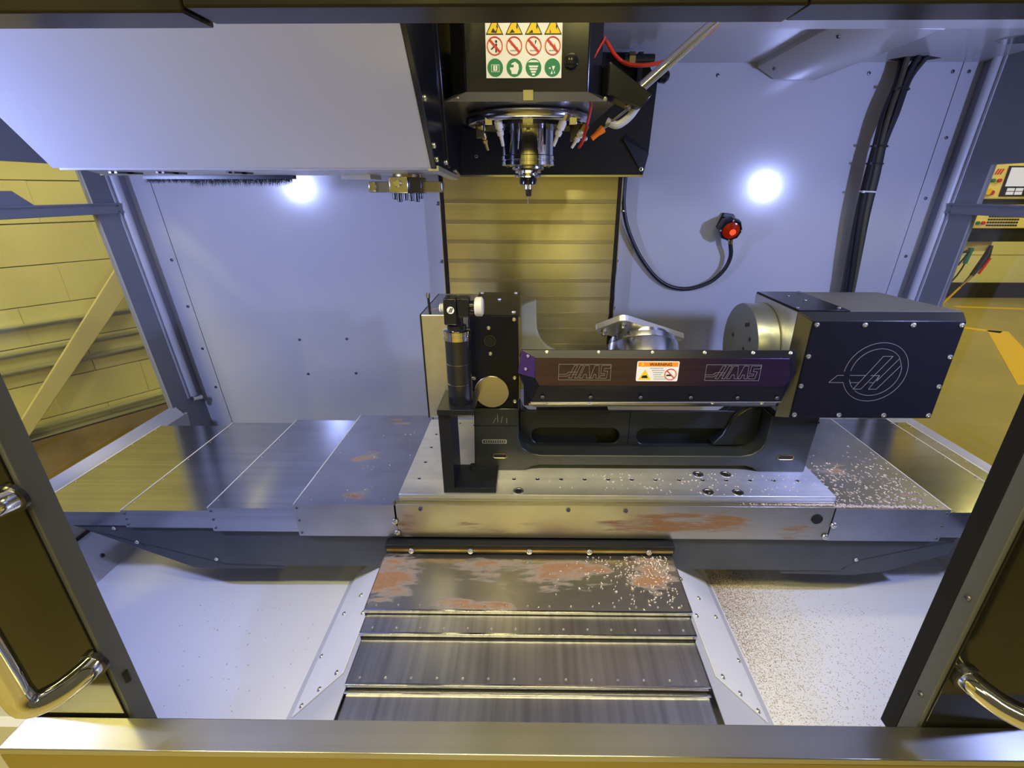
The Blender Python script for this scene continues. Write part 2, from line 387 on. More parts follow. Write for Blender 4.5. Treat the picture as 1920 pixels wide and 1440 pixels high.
# block wall on the left, running at 36 degrees to the machine
wd = Vector((math.sin(R(36)), math.cos(R(36)), 0)); wn = Vector((wd.y, -wd.x, 0)); W0 = Vector((-2.532, 2.254, 0))
def onwall(s, z, off=0.0): return W0 + wd * s + wn * off + Vector((0, 0, z))
def wallbox(s0, s1, z0, z1, o0, o1):
    lo = [onwall(s0, z0, o0), onwall(s1, z0, o0), onwall(s1, z0, o1), onwall(s0, z0, o1)]
    hi = [onwall(s0, z1, o0), onwall(s1, z1, o0), onwall(s1, z1, o1), onwall(s0, z1, o1)]
    return lo, hi
wl = MB().hull8(*wallbox(-4.5, 4.5, 0, 3.4, -0.2, -0.012)).build('wall_left_shop', MORTAR)
struct(wl, 'painted concrete block wall seen through the left side window', 'wall')
for row in range(-5, 7):
    z0 = 1.397 - 0.194 + row * 0.194
    off = 0.0 if row % 2 else 0.2
    for k in range(-6, 7):
        s0 = k * 0.40 + off + rnd.uniform(-0.002, 0.002)
        b = MB().hull8(*wallbox(s0 + 0.0001, s0 + 0.3999, z0 + 0.0025, z0 + 0.1915 + rnd.uniform(-.001, .001), -0.02, 0.0 + rnd.uniform(-0.0015, 0.0015)))
        b.build('block', BLOCK, wl, bevel=0.0012)
MB().hull8(*wallbox(-2.8, 3.0, 0.0, 0.535, -0.05, 0.06)).build('plinth', WALLDIRT, wl)['label'] = 'dirty brown lower ledge of the wall'
for z, h, d, lab in ((1.125, 0.030, 0.035, 'uppermost'), (0.995, 0.026, 0.032, 'second'), (0.912, 0.032, 0.04, 'third'), (0.598, 0.024, 0.035, 'fourth'), (0.553, 0.026, 0.05, 'lowest')):
    c = MB()
    c.hull8(*wallbox(-2.4, 2.4, z - 0.007, z, 0.004, d + 0.012)); c.hull8(*wallbox(-2.4, 2.4, z - h, z - 0.007, 0.004, 0.008))
    o = c.build('wall_rail', RAIL); tag(o, '%s thin metal rail along the block wall behind the leaning board' % lab, 'rail', 'rails along the block wall')
pl = MB()
def ws(p): return (Vector(p) - W0).dot(wd)
pts = [(ws((-2.269, 2.616, 0)) + 0.16, 1.329 + 0.26), (ws((-2.597, 2.164, 0)) - 0.15, 0.783 - 0.245), (ws((-2.597, 2.165, 0)) - 0.075, 0.65 - 0.112), (ws((-2.263, 2.625, 0)) + 0.16, 1.196 + 0.235)]
pl.prism([onwall(s, z, 0.055) for s, z in pts], wn * 0.025)
tag(pl.build('leaning_board', PLANK, bevel=0.003), 'long cream painted board leaning diagonally against the block wall', 'board')
# far wall to the right
wf = MB().box(-2, 12, 8.35, 8.5, 0, 3.2).build('wall_back_shop', WALLP); struct(wf, 'far cream shop wall seen through the right side window', 'wall')
MB().box(-2, 12, 8.30, 8.35, 0, 0.26).build('baseboard_back_shop', PENDANTK, wf)['label'] = 'black base strip of the far wall'
for z in (0.72, 1.2, 1.7, 2.2): MB().box(-2, 12, 8.345, 8.352, z, z + 0.012).build('wall_joint', MORTAR, wf)
struct(MB().box(-6, 12, -7.1, -7, 0, 3.4).build('wall_front_shop', DIMWALL), 'dim shop wall behind the viewer', 'wall')
# neighbouring machine body
nb = thing('neighbour_machine', 'pale cabinet of the next machine beyond the right window', 'machine', (4.6, 5.9, 0))
MB().box(3.95, 4.62, 5.6, 6.6, 0.05, 1.15).build('cabinet', WALLP, nb, bevel=0.01)
MB().box(3.98, 4.60, 5.63, 6.55, 0, 0.05).build('plinth', PENDANTK, nb)
# control pendant
pd = thing('control_pendant', 'beige machine control pendant with lit screen and keypad outside the right window', 'control panel', (3.05, 3.3, 1.35))
Yp = 3.3
MB().box(2.905, 3.55, Yp, Yp + 0.12, 1.69, 1.945).build('upper_housing', PENDANT, pd, bevel=0.008)
MB().box(2.885, 3.55, Yp - 0.03, Yp + 0.12, 1.51, 1.655).build('keypad_housing', PENDANT, pd, bevel=0.006)
MB().box(2.90, 3.55, Yp + 0.02, Yp + 0.14, 1.655, 1.69).build('hinge_strip', PENDANTK, pd)
MB().box(2.86, 3.30, Yp - 0.01, Yp + 0.16, 1.425, 1.508).build('shelf', PENDANTK, pd, bevel=0.004)
MB().box(2.88, 2.97, Yp - 0.03, Yp + 0.02, 1.43, 1.485).build('drawer', RUBBER, pd, bevel=0.004)
sc = MB().box(3.02, 3.45, Yp - 0.006, Yp + 0.002, 1.705, 1.885).build('screen_bezel', PENDANTK, pd, bevel=0.002)
MB().box(3.035, 3.44, Yp - 0.010, Yp - 0.006, 1.765, 1.875).build('screen', SCREEN, sc)
for i in range(2):
    for j in range(2): MB().box(3.055 + i * 0.055, 3.10 + i * 0.055, Yp - 0.010, Yp - 0.006, 1.715 + j * 0.022, 1.733 + j * 0.022).build('soft_key', SCREEN, sc)
for x, z, m, r in ((2.945, 1.80, LABELG, 0.011), (2.985, 1.80, LABELR, 0.011), (2.935, 1.735, LABELY, 0.022), (2.962, 1.728, LABELR, 0.014)):
    MB().cyl((x, Yp, z), (0, -1, 0), r, 0.018, 16, 0.002).build('push_button', m, pd)
for x, z, m in ((2.915, 1.545, LABELG), (2.95, 1.545, LABELR), (2.93, 1.63, LABELY)):
    MB().cyl((x, Yp - 0.03, z), (0, -1, 0), 0.011, 0.016, 16, 0.002).build('push_button', m, pd)
for k in range(3): MB().prism(xz([(2.945 + k * .016, 1.835), (2.953 + k * .016, 1.835), (2.967 + k * .016, 1.868), (2.959 + k * .016, 1.868)], Yp - 0.003), (0, 0.003, 0)).build('logo_stripe', LABELR, pd)
kme = mesh_data(MB().box(-0.006, 0.006, -0.003, 0, -0.005, 0.005), 'key', LABELK)
for i in range(12):
    for j in range(7):
        k = bpy.data.objects.new('key', kme); COL.objects.link(k); attach(k, pd); k.location = (2.985 + i * 0.017, Yp - 0.03, 1.53 + j * 0.018)
MB().box(2.88, 3.12, Yp + 0.03, Yp + 0.10, 1.36, 1.425).build('bracket', PENDANT, pd, bevel=0.003)
g = thing('blow_gun', 'teal handled air blow gun hanging below the control pendant', 'blow gun', (2.95, 3.32, 1.2))
MB().tube([(2.965, 3.3, 1.385), (2.955, 3.3, 1.28)], [0.016, 0.013], 10).build('handle', BLUEP, g)
MB().tube([(2.975, 3.3, 1.37), (2.84, 3.29, 1.335)], [0.012, 0.004], 8).build('barrel', PENDANTK, g)
MB().tube([(2.95, 3.29, 1.36), (2.905, 3.29, 1.27)], 0.006, 6).build('trigger', PENDANTK, g)
hp = [(2.955, 3.3, 1.28), (2.94, 3.31, 1.20), (2.87, 3.33, 1.06), (2.80, 3.35, 1.02)]
for k in range(60):
    a = k * 0.42; hp.append((2.79 - k * 0.0026 + 0.035 * math.cos(a), 3.36 + 0.035 * math.sin(a), 1.015 - k * 0.0065))
MB().tube(smoothpath(hp, 2), 0.0055, 6).build('coiled_hose', CABLE, g)
g = thing('pressure_gun', 'black and red nozzle gun on a yellow hose beside the teal blow gun', 'nozzle gun', (3.07, 3.32, 1.0))
MB().tube([(3.09, 3.3, 1.40), (3.085, 3.3, 1.33), (3.03, 3.3, 1.20)], [0.012, 0.022, 0.014], 10).build('body', PENDANTK, g)
MB().tube([(3.095, 3.28, 1.32), (3.055, 3.28, 1.215)], 0.008, 8).build('trigger', LABELR, g)
MB().tube([(3.03, 3.3, 1.20), (2.98, 3.3, 1.12)], [0.012, 0.006], 8).build('coupling', BRASS, g)
MB().tube(smoothpath([(2.98, 3.3, 1.12), (2.86, 3.32, 0.92), (2.72, 3.36, 0.66), (2.60, 3.4, 0.3), (2.5, 3.5, 0.02)], 5), 0.007, 8).build('hose', LANE, g)

# ================================================================== MACHINE ENCLOSURE
def xl(z): return -(1.630 + 0.068 * (z - 1.3))     # left wall leans slightly outwards towards the top
def xr(z): return 1.637 + 0.045 * (z - 1.3)
def sl(z): return -(1.530 + 0.068 * (z - 1.3))     # seams between corner strips and the main back sheet
def sr(z): return 1.566 + 0.043 * (z - 1.333)
YB = 2.08
wb_ = MB().prism(xz([(sl(.3) + .0015, .3), (sr(.3) - .0015, .3), (sr(2.185) - .0015, 2.185), (sl(2.185) + .0015, 2.185)], YB), (0, 0.012, 0)).build('wall_back', WHITE)
struct(wb_, 'pale lavender-white sheet metal back wall inside the machine', 'wall')
MB().prism(xz([(xl(.3), .3), (sl(.3) - .0015, .3), (sl(2.185) - .0015, 2.185), (xl(2.185), 2.185)], YB), (0, 0.012, 0)).build('corner_strip', WHITE, wb_)
MB().prism(xz([(sr(.3) + .0015, .3), (xr(.3), .3), (xr(2.185), 2.185), (sr(2.185) + .0015, 2.185)], YB), (0, 0.012, 0)).build('corner_strip', WHITE, wb_)
MB().box(-1.72, 1.72, YB + 0.012, YB + 0.02, 0.3, 2.185).build('backing_sheet', BLACKSAT, wb_)
sp = [(sl(z) - 0.022, YB, z) for z in (1.46, 1.255, 1.055, 0.86)] + [(sr(z) + 0.03, YB, z) for z in (1.93, 1.71, 1.48)] + [(sr(2.15) - .03, YB, 2.15), (sr(2.15) + .03, YB, 2.15)]
sp += [(-1.07, YB, 1.10), (-1.06, YB, 0.93), (-0.85, YB, 1.105), (-0.83, YB, 0.935), (1.262, YB, 2.145), (0.70, YB, 2.14)]
screws(wb_, sp, (0, -1, 0), 0.0065, 'd')
screws(wb_, [(-0.385, YB, 1.69), (-0.385, YB, 1.455), (-0.387, YB, 1.22), (0.372, YB, 1.46), (0.372, YB, 1.255), (0.372, YB, 1.66)], (0, -1, 0), 0.008, 'd')
# side walls with window openings
def side_wall(sgn, fx, name, wname, label, wlabel):
    t = 0.02 * sgn
    def P(y, z, o=0.0): return (fx(z) + o * sgn, y, z)
    def panel(y0, y1, z0, z1, o0=0.0, o1=0.02):
        q = [P(y0, z0, o0), P(y1, z0, o0), P(y1, z1, o0), P(y0, z1, o0)]; h = [P(y0, z0, o1), P(y1, z0, o1), P(y1, z1, o1), P(y0, z1, o1)]
        return MB().hull8(q, h)
    w = panel(0.62, 2.08, 0.42, 0.80).build(name, GREYPAINT); struct(w, label, 'wall')
    panel(1.885, 2.08, 0.80, 2.185).build('rear_post', GREYPAINT, w)
    panel(0.62, 0.86, 0.80, 2.185).build('front_post', GREYPAINT, w)
    panel(0.86, 1.885, 1.826, 2.185).build('top_rail', GREYPAINT, w)
    b = MB().tube([P(2.015, 0.84, -0.006), P(2.015, 2.18, -0.006)], 0.016, 12).build('bead', WHITE2, w)
    panel(1.985, 1.995, 0.84, 2.18, -0.004, 0.0).build('fold', WHITE2, w)
    # ledge under the window, tilted inwards
    lq = [P(0.66, 0.845, 0.006), P(1.90, 0.845, 0.006), P(1.90, 0.80, -0.028), P(0.66, 0.80, -0.028)]
    MB().prism(lq, (0.0, 0, -0.006)).build('ledge', WHITE, w)
    MB().hull8([P(0.66, 0.80, -0.028), P(1.92, 0.80, -0.028), P(1.92, 0.62, -0.004), P(0.66, 0.62, -0.004)], [P(0.66, 0.80, 0), P(1.92, 0.80, 0), P(1.92, 0.62, 0.0), P(0.66, 0.62, 0.0)]).build('apron', GREYPAINT if sgn > 0 else WHITE2, w)
    cb = panel(0.86, 2.0, 1.655, 1.692, -0.012, 0.02).build('cross_bar', GREYPAINT, w, bevel=0.003)
    panel(0.86, 1.99, 1.688, 1.694, -0.016, 0.0).build('bar_lip', GREYPAINT, w)
    screws(w, [P(1.975, 1.683, -0.013), P(1.975, 1.662, -0.013)], (-sgn, 0, 0), 0.004, 'd')
    if sgn < 0:
        MB().prism([P(0.86, 1.692, -0.004), P(1.655, 1.692, -0.004), P(1.60, 1.738, -0.004), P(0.86, 1.738, -0.004)], (0.01 * sgn, 0, 0)).build('tapered_plate', GREYPAINT, w)
        MB().tube([P(1.985, 0.84, -0.02), P(2.03, 0.83, -0.03)], 0.011, 8).build('hinge_pin', STEEL, w)
    g = panel(0.86, 1.885, 0.845, 1.655, 0.008, 0.010).build(wname, GLASS); struct(g, wlabel, 'window')
    panel(0.86, 1.885, 1.692, 1.826, 0.008, 0.010).build('upper_pane', GLASS, g)
    return w
side_wall(-1, xl, 'wall_left', 'window_1', 'grey framed left side wall of the machine with a window onto the block wall', 'clear left side window pane of the machine')
wr_ = side_wall(1, xr, 'wall_right', 'window_2', 'grey framed right side wall of the machine with a window onto the shop floor', 'clear right side window pane of the machine')
# front fixed panels beside the doors
for sgn, nm, lb in ((-1, 'wall_front_left', 'left'), (1, 'wall_front_right', 'right')):
    o = MB().box(min(sgn * 0.80, sgn * 1.70), max(sgn * 0.80, sgn * 1.70), 0.62, 0.64, 0.05, 2.0).build(nm, WHITE); struct(o, 'white fixed front panel of the machine behind the %s door' % lb, 'wall')
o = MB().box(-1.7, 1.7, 0.60, 0.62, 0.05, 0.74).build('wall_front_lower', WHITE); struct(o, 'white lower front panel of the machine under the sill', 'wall')
# ceiling at the right rear, with slanted beam and cable hole
cl = MB().box(0.178, 1.71, 0.98, 2.09, 2.18, 2.195).build('ceiling', WHITE); struct(cl, 'white sheet metal roof panel inside the machine at upper right', 'ceiling')
MB().box(-1.72, -0.36, 1.64, 2.09, 2.18, 2.195).build('roof_or_block_sheet', WHITE, cl)
MB().box(-1.72, -1.05, 0.64, 1.64, 2.18, 2.195).build('roof_or_block_sheet', WHITE, cl)  # unseen sheet added to keep shop light off the left back wall
MB().prism(xz([(0.839, 2.18), (0.839, 2.163), (0.906, 2.126), (1.06, 2.122), (1.192, 2.171), (1.192, 2.18)], 1.476), (0, 0.594, 0)).build('roof_beam', WHITE, cl)
screws(cl, [(0.872, 1.62, 2.144), (0.872, 2.0, 2.144)], (-0.5, 0, -0.85), 0.006, 'd')
MB().prism(xy([(1.30, 2.045), (1.34, 2.06), (1.44, 2.05), (1.47, 2.02), (1.40, 1.99), (1.33, 2.0)], 2.179), (0, 0, 0.001)).build('cable_hole', HOLE, cl)
MB().prism(xy([(1.47, 1.80), (1.53, 1.84), (1.60, 1.82), (1.62, 1.74), (1.55, 1.70), (1.50, 1.73)], 2.176), (0, 0, 0.003)).build('tape_patch', STEEL, cl)['label'] = 'torn silver tape patch'
MB().box(0.178, 1.71, 0.98, 1.475, 2.124, 2.18).build('roof_front', WHITE, cl)

# LED work lights inside the front corners
for sgn, lb in ((-1, 'left'), (1, 'right')):
    t = thing('work_light', 'round LED work light inside the front %s corner of the machine' % lb, 'lamp', (sgn * 1.60, 0.65, 1.76))
    ax = (Vector((0, 1.9, 1.25)) - Vector((sgn * 1.585, 0.64, 1.765))).normalized()
    MB().lathe([(0.075, -0.05), (0.075, -0.002), (0.06, -0.002), (0.058, -0.02)], Vector((sgn * 1.585, 0.64, 1.765)) - ax * 0.004, ax, 24).build('housing', BLACKSAT, t)

# sill, header, doors
sl_ = MB().box(-0.905, 0.95, 0.492, 0.546, 0.845, 0.86).build('trim_1', SILL, bevel=0.0015); struct(sl_, 'brushed stainless door sill across the bottom front', 'sill')
MB().box(-0.905, 0.95, 0.492, 0.500, 0.70, 0.845).build('front_face', mat('sill_front', (0.45, 0.38, 0.16), 0.3, 1.0, aniso=('Z', 0.7)), sl_)
MB().box(-0.905, -0.90, 0.50, 0.60, 0.70, 0.845).build('end_face', WHITE, sl_)
MB().box(-0.900, 0.945, 0.546, 0.598, 0.72, 0.768).build('track', DOORGREY, sl_)
hd = MB().box(-0.310, 0.243, 0.51, 0.557, 1.889, 1.965).build('trim_2', HEADER, bevel=0.002); struct(hd, 'dark glossy door header across the top front', 'header')
MB().box(-1.70, -0.312, 0.512, 0.558, 1.886, 1.965).build('header_end', HEADER, hd, bevel=0.002)
MB().box(0.245, 1.70, 0.512, 0.558, 1.8905, 1.965).build('header_end', HEADER, hd, bevel=0.002)
MB().prism([(-0.50, 0.512, 1.897), (-1.1, 0.512, 1.915), (-1.1, 0.512, 1.935), (-0.60, 0.512, 1.912)], (0, -0.012, 0)).build('header_rib', HEADER, hd, bevel=0.002)

def handle(parent, x0, x1, y, z0, z1, name='handle'):
    y1 = y - 0.075; r = 0.019; path = []
    path += [(x0, y, z0), (x0 + (x1 - x0) * 0.10, y - 0.022, z0 - 0.002)]
    path += [(x0 + (x1 - x0) * 0.4, y - 0.05, z0 - 0.004), (x0 + (x1 - x0) * 0.8, y1, z0 + 0.004), (x1, y1 - 0.002, z0 + 0.03), (x1, y1 - 0.002, z0 + 0.07)]
    path += [(x1, y1 - 0.002, z1 - 0.07), (x1, y1 - 0.002, z1 - 0.03), (x0 + (x1 - x0) * 0.8, y1, z1 - 0.004), (x0 + (x1 - x0) * 0.4, y - 0.05, z1 + 0.004), (x0 + (x1 - x0) * 0.10, y - 0.022, z1 + 0.002), (x0, y, z1)]
    h = MB().tube(smoothpath(path, 5), r, 20).build(name, CHROME, parent)
    for z in (z0, z1): MB().cyl((x0, y, z), (0, -1, 0), r + 0.004, 0.007, 20).build('collar', DARKSTEEL, h)
    return h
# left door
d1 = MB().box(-0.908, -0.722, 0.553, 0.590, 0.770, 1.885).build('door_1', DOORGREY, bevel=0.0015); struct(d1, 'left sliding machine door, dark grey with glossy dark front', 'door')
MB().box(-0.905, -0.729, 0.549, 0.553, 0.772, 1.885).build('door_front', DOORGLOSS, d1, bevel=0.001)
MB().box(-0.914, -0.906, 0.548, 0.590, 0.770, 1.885).build('edge_strip', CHROME, d1)
handle(d1, -0.734, -0.778, 0.549, 1.0, 1.335)['label'] = 'chrome pull handle'
MB().tube([(-0.7218, 0.571, 0.922), (-0.7215, 0.571, 0.945)], 0.005, 8).build('slot', HOLE, d1)
# right door
d2 = MB().box(0.697, 0.95, 0.553, 0.584, 0.770, 1.885).build('door_2', DOORGREY, bevel=0.0015); struct(d2, 'right sliding machine door, dark grey with black seal and glossy dark front', 'door')
MB().box(0.697, 0.72, 0.584, 0.616, 0.770, 1.885).build('seal', RUBBER, d2, bevel=0.001)
MB().box(0.704, 0.95, 0.549, 0.553, 0.772, 1.885).build('door_front', DOORGLOSS, d2, bevel=0.001)
handle(d2, 0.731, 0.79, 0.549, 0.986, 1.335)['label'] = 'chrome pull handle'
screws(d2, [(0.697, 0.568, 1.14), (0.697, 0.570, 0.91)], (-1, 0, 0), 0.006, 'd')

# chip pan
ZP = 0.48
pan = thing('chip_pan', 'white sheet metal chip pan under the machine table', 'chip pan', (0, 1.0, ZP))
MB().box(-1.50, 1.50, 0.622, 2.078, ZP - 0.012, ZP).build('pan_floor', PAN, pan)
for sgn, fx in ((-1, xl), (1, xr)):
    MB().prism([(sgn * 1.498, 0.645, ZP), (sgn * 1.498, 2.078, ZP), (sgn * 1.565, 2.078, 0.615), (sgn * 1.565, 0.645, 0.615)], (sgn * 0.004, 0, -0.004)).build('side_slope', WHITE2, pan)
    screws(pan, [(sgn * 1.525, y, 0.534) for y in (0.9, 1.1, 1.3)], (-sgn * 0.8, 0, 0.5), 0.008, 'd')
def deflector(sgn):
    s = sgn
    main = [(s * 0.432, 1.25, 0.655), (s * 0.432, 0.622, 0.655), (s * 0.625, 0.622, ZP), (s * 0.625, 1.25, ZP)]
    d = MB().prism(main, (0, 0, -0.004)).build('deflector', WHITE2, pan)
    nv = Vector((s * 0.175, 0, 0.193)).normalized()
    def on(u, y, h=0.0): return Vector((s * (0.432 + 0.193 * u), y, 0.655 - 0.175 * u)) + nv * h
    MB().prism([on(0.14, 1.25, .0005), on(0.14, 0.80, .0005), on(0.86, 0.77, .0005), on(0.86, 1.25, .0005)], nv * 0.003).build('cover_plate', PAN, d, bevel=0.0008)
    for (u, y) in ((0.18, 1.12), (0.22, 0.99), (0.27, 0.815), (0.50, 0.80), (0.74, 0.785), (0.45, 1.09), (0.70, 1.06), (0.80, 0.93)):
        place(SCREW_ME['b'], 'screw', d, on(u, y, 0.003), nv, 0.007)
deflector(-1); deflector(1)
dust = MB()
for k in range(13000):
    if k < 11000: x = 0.628 + abs(rnd.gauss(0, 0.13)) * rnd.uniform(.5, 1.2); y = 1.34 - abs(rnd.gauss(0, 0.27))
    else: x = 0.64 + rnd.random() ** 1.3 * 0.5; y = rnd.uniform(0.62, 1.15)
    if y < 0.62 or x > 1.45: continue
    a = rnd.uniform(0, 3.14); l = rnd.uniform(0.0009, 0.0030); w = rnd.uniform(0.0005, 0.0010); c_, s_ = math.cos(a), math.sin(a)
    dust.add([(x + c_ * l, y + s_ * l, ZP + 0.0004), (x - s_ * w, y + c_ * w, ZP + 0.0004), (x - c_ * l, y - s_ * l, ZP + 0.0004), (x, y, ZP + 0.0012)], [(0, 1, 3), (1, 2, 3), (2, 0, 3), (0, 2, 1)])
for k in range(90):
    x = rnd.uniform(-1.1, -0.66); y = rnd.uniform(0.62, 1.15); a = rnd.uniform(0, 3.14); l = rnd.uniform(0.001, 0.004); w = 0.001; c_, s_ = math.cos(a), math.sin(a)
    dust.add([(x + c_ * l, y + s_ * l, ZP + 0.0004), (x - s_ * w, y + c_ * w, ZP + 0.0004), (x - c_ * l, y - s_ * l, ZP + 0.0004), (x, y, ZP + 0.002)], [(0, 1, 3), (1, 2, 3), (2, 0, 3), (0, 2, 1)])
tag(dust.build('chip_dust', CHIPDUST, smooth=0), 'fine brown metal swarf scattered over the chip pan', 'swarf', kind='stuff')

# ================================================================== TABLE AND WAY COVERS
sd = thing('table_saddle', 'long dark grey painted saddle casting under the table and way covers', 'saddle', (0, 1.16, 0.62))
MB().prism(xz([(-1.42, .780), (-1.40, .770), (-.975, .632), (-.80, .625), (.985, .622), (1.03, .665), (1.30, .745), (1.33, .765), (1.33, .775), (.904, .775), (.904, .755), (-.404, .755), (-.404, .780)], 1.165), (0, 0.45, 0)).build('casting', SADDLE, sd)
MB().prism(xz([(-1.4, .76), (-1.089, .608), (-1.04, .602), (-.797, .607), (-.788, .62), (-.932, .625), (-1.005, .645), (-1.21, .71)], 1.172), (0, 0.012, 0)).build('lower_flange', SADDLE, sd)
MB().prism(xz([(.799, .618), (.809, .602), (1.039, .597), (1.136, .614), (1.314, .685), (1.313, .74), (1.03, .66), (1.0, .62)], 1.172), (0, 0.012, 0)).build('lower_flange', SADDLE, sd)
screws(sd, [(-1.235, 1.164, .716), (-1.0, 1.164, .650), (-1.29, 1.164, .770), (1.025, 1.164, .668)], (0, -1, 0), 0.0065, 'b')
screws(sd, [(0.055, 1.164, .752)], (0, -1, 0), 0.006, 'b')

def way_cover(name, label, segs, edge):
    """segs: (x0, x1, ztop, zbot, y0, y1, material)"""
    cx = sum(s[0] + s[1] for s in segs) / (2 * len(segs))
    t = thing(name, label, 'way cover', (cx, 1.15, segs[0][3]))
    for (x0, x1, zt, zb, y0, y1, m) in segs:
        b = MB().box(x0, x1, y0, y1, zt - 0.003, zt).box(x0, x1, y0, y0 + 0.003, zb, zt - 0.003).box(x0, x1, y1 - 0.003, y1, zb, zt - 0.003)
        p = b.build('cover_panel', m, t)
        xs = x0 + 0.010 if edge < 0 else x1 - 0.010
        hx = (x0, x0 + 0.0032) if edge < 0 else (x1 - 0.0032, x1)
        MB().box(hx[0], hx[1], y0, y1, zt, zt + 0.001).build('edge_hem', mat('bright_cut_edge', (0.85, 0.84, 0.80), 0.5, 0.4), p)
        xe = (x0, x0 + 0.003) if edge < 0 else (x1 - 0.003, x1)
        MB().box(xe[0], xe[1], y0 + 0.003, y1 - 0.003, zb, zt - 0.003).build('wiper', BRASS, p)
        screws(p, [(xs, y0, zt - 0.012), (xs, y0, (zt + zb) / 2), (xs, y0, zb + 0.012)], (0, -1, 0), 0.0038, 'd')
        for q in range(5): place(SCREW_ME['b'], 'rivet', p, (xs - 0.002 * edge, y0 + 0.04 + q * (y1 - y0 - .08) / 4, zt), (0, 0, 1), 0.0022)
    return t
way_cover('way_cover', 'four-step telescoping brushed steel way cover left of the table',
    [(-0.705, -0.400, .875, .760, 1.147, 1.747, COVERRUST), (-0.970, -0.700, .858, .772, 1.151, 1.735, COVER), (-1.240, -0.962, .844, .780, 1.155, 1.735, COVER), (-1.540, -1.232, .834, .784, 1.159, 1.725, COVER)], -1)
way_cover('way_cover', 'chip-strewn telescoping steel way cover right of the table',
    [(0.903, 1.238, .872, .756, 1.147, 1.742, COVERRUST), (1.232, 1.490, .858, .766, 1.153, 1.770, COVER), (1.484, 1.562, .850, .774, 1.157, 1.755, COVER)], 1)
tb = thing('machine_table', 'rust-stained steel machine table with long flat front edge', 'table', (0.25, 1.4, 0.757))
MB().box(-0.400, 0.900, 1.148, 1.70, 0.757, 0.8775).build('table_body', TABLERUST, tb, bevel=0.001)
MB().box(-0.396, 0.903, 1.160, 1.69, 0.8775, 0.884).build('top_step', TABLERUST, tb)
screws(tb, [(-0.325, 1.148, .862), (0.115, 1.148, .862), (0.285, 1.148, .860)], (0, -1, 0), 0.007, 'd')
screws(tb, [(-0.405, 1.146, .818), (-0.402, 1.146, .775), (0.908, 1.146, .815), (0.893, 1.146, .772)], (0, -1, 0), 0.010, 'b', 'cap_bolt')
MB().cyl((0.855, 1.149, .835), (0, -1, 0), 0.016, 0.004, 20).build('plug', HOLE, tb)
MB().box(-0.404, -0.400, 1.147, 1.16, 0.80, 0.8835).build('edge_gasket', BRASS, tb)
pt = thing('fixture_plate', 'bright aluminium fixture plate with bolt holes on the table', 'plate', (0.26, 1.4, 0.884))
MB().box(-0.392, 0.909, 1.168, 1.665, 0.884, 0.900).build('plate', ALU, pt, bevel=0.0012)
ring_me = mesh_data(MB().lathe([(0.0066, 0), (0.0066, 0.0006), (0.0046, 0.0006), (0.0042, 0.0002)], (0, 0, 0), (0, 0, 1), 16), 'hole_rim', SCREW)
dark_me = mesh_data(MB().lathe([(0.0046, 0), (0.0046, 0.0004)], (0, 0, 0), (0, 0, 1), 16), 'bolt_hole', HOLE)
def hole(x, y, k=1.0):
    h = place(dark_me, 'bolt_hole', pt, (x, y, 0.9001), (0, 0, 1), k)
    r_ = place(ring_me, 'hole_rim', pt, (x, y, 0.9001), (0, 0, 1), k)
for k in range(13): hole(-0.049 + k * 0.0738, 1.25)
for y in (1.25, 1.346, 1.444, 1.54, 1.632): hole(-0.348, y)
for y in (1.535, 1.63): hole(-0.272, y)
for p in ((-0.034, 1.187), (0.538, 1.283), (0.626, 1.284), (0.537, 1.188), (0.626, 1.187)): hole(p[0], p[1], 2.5)

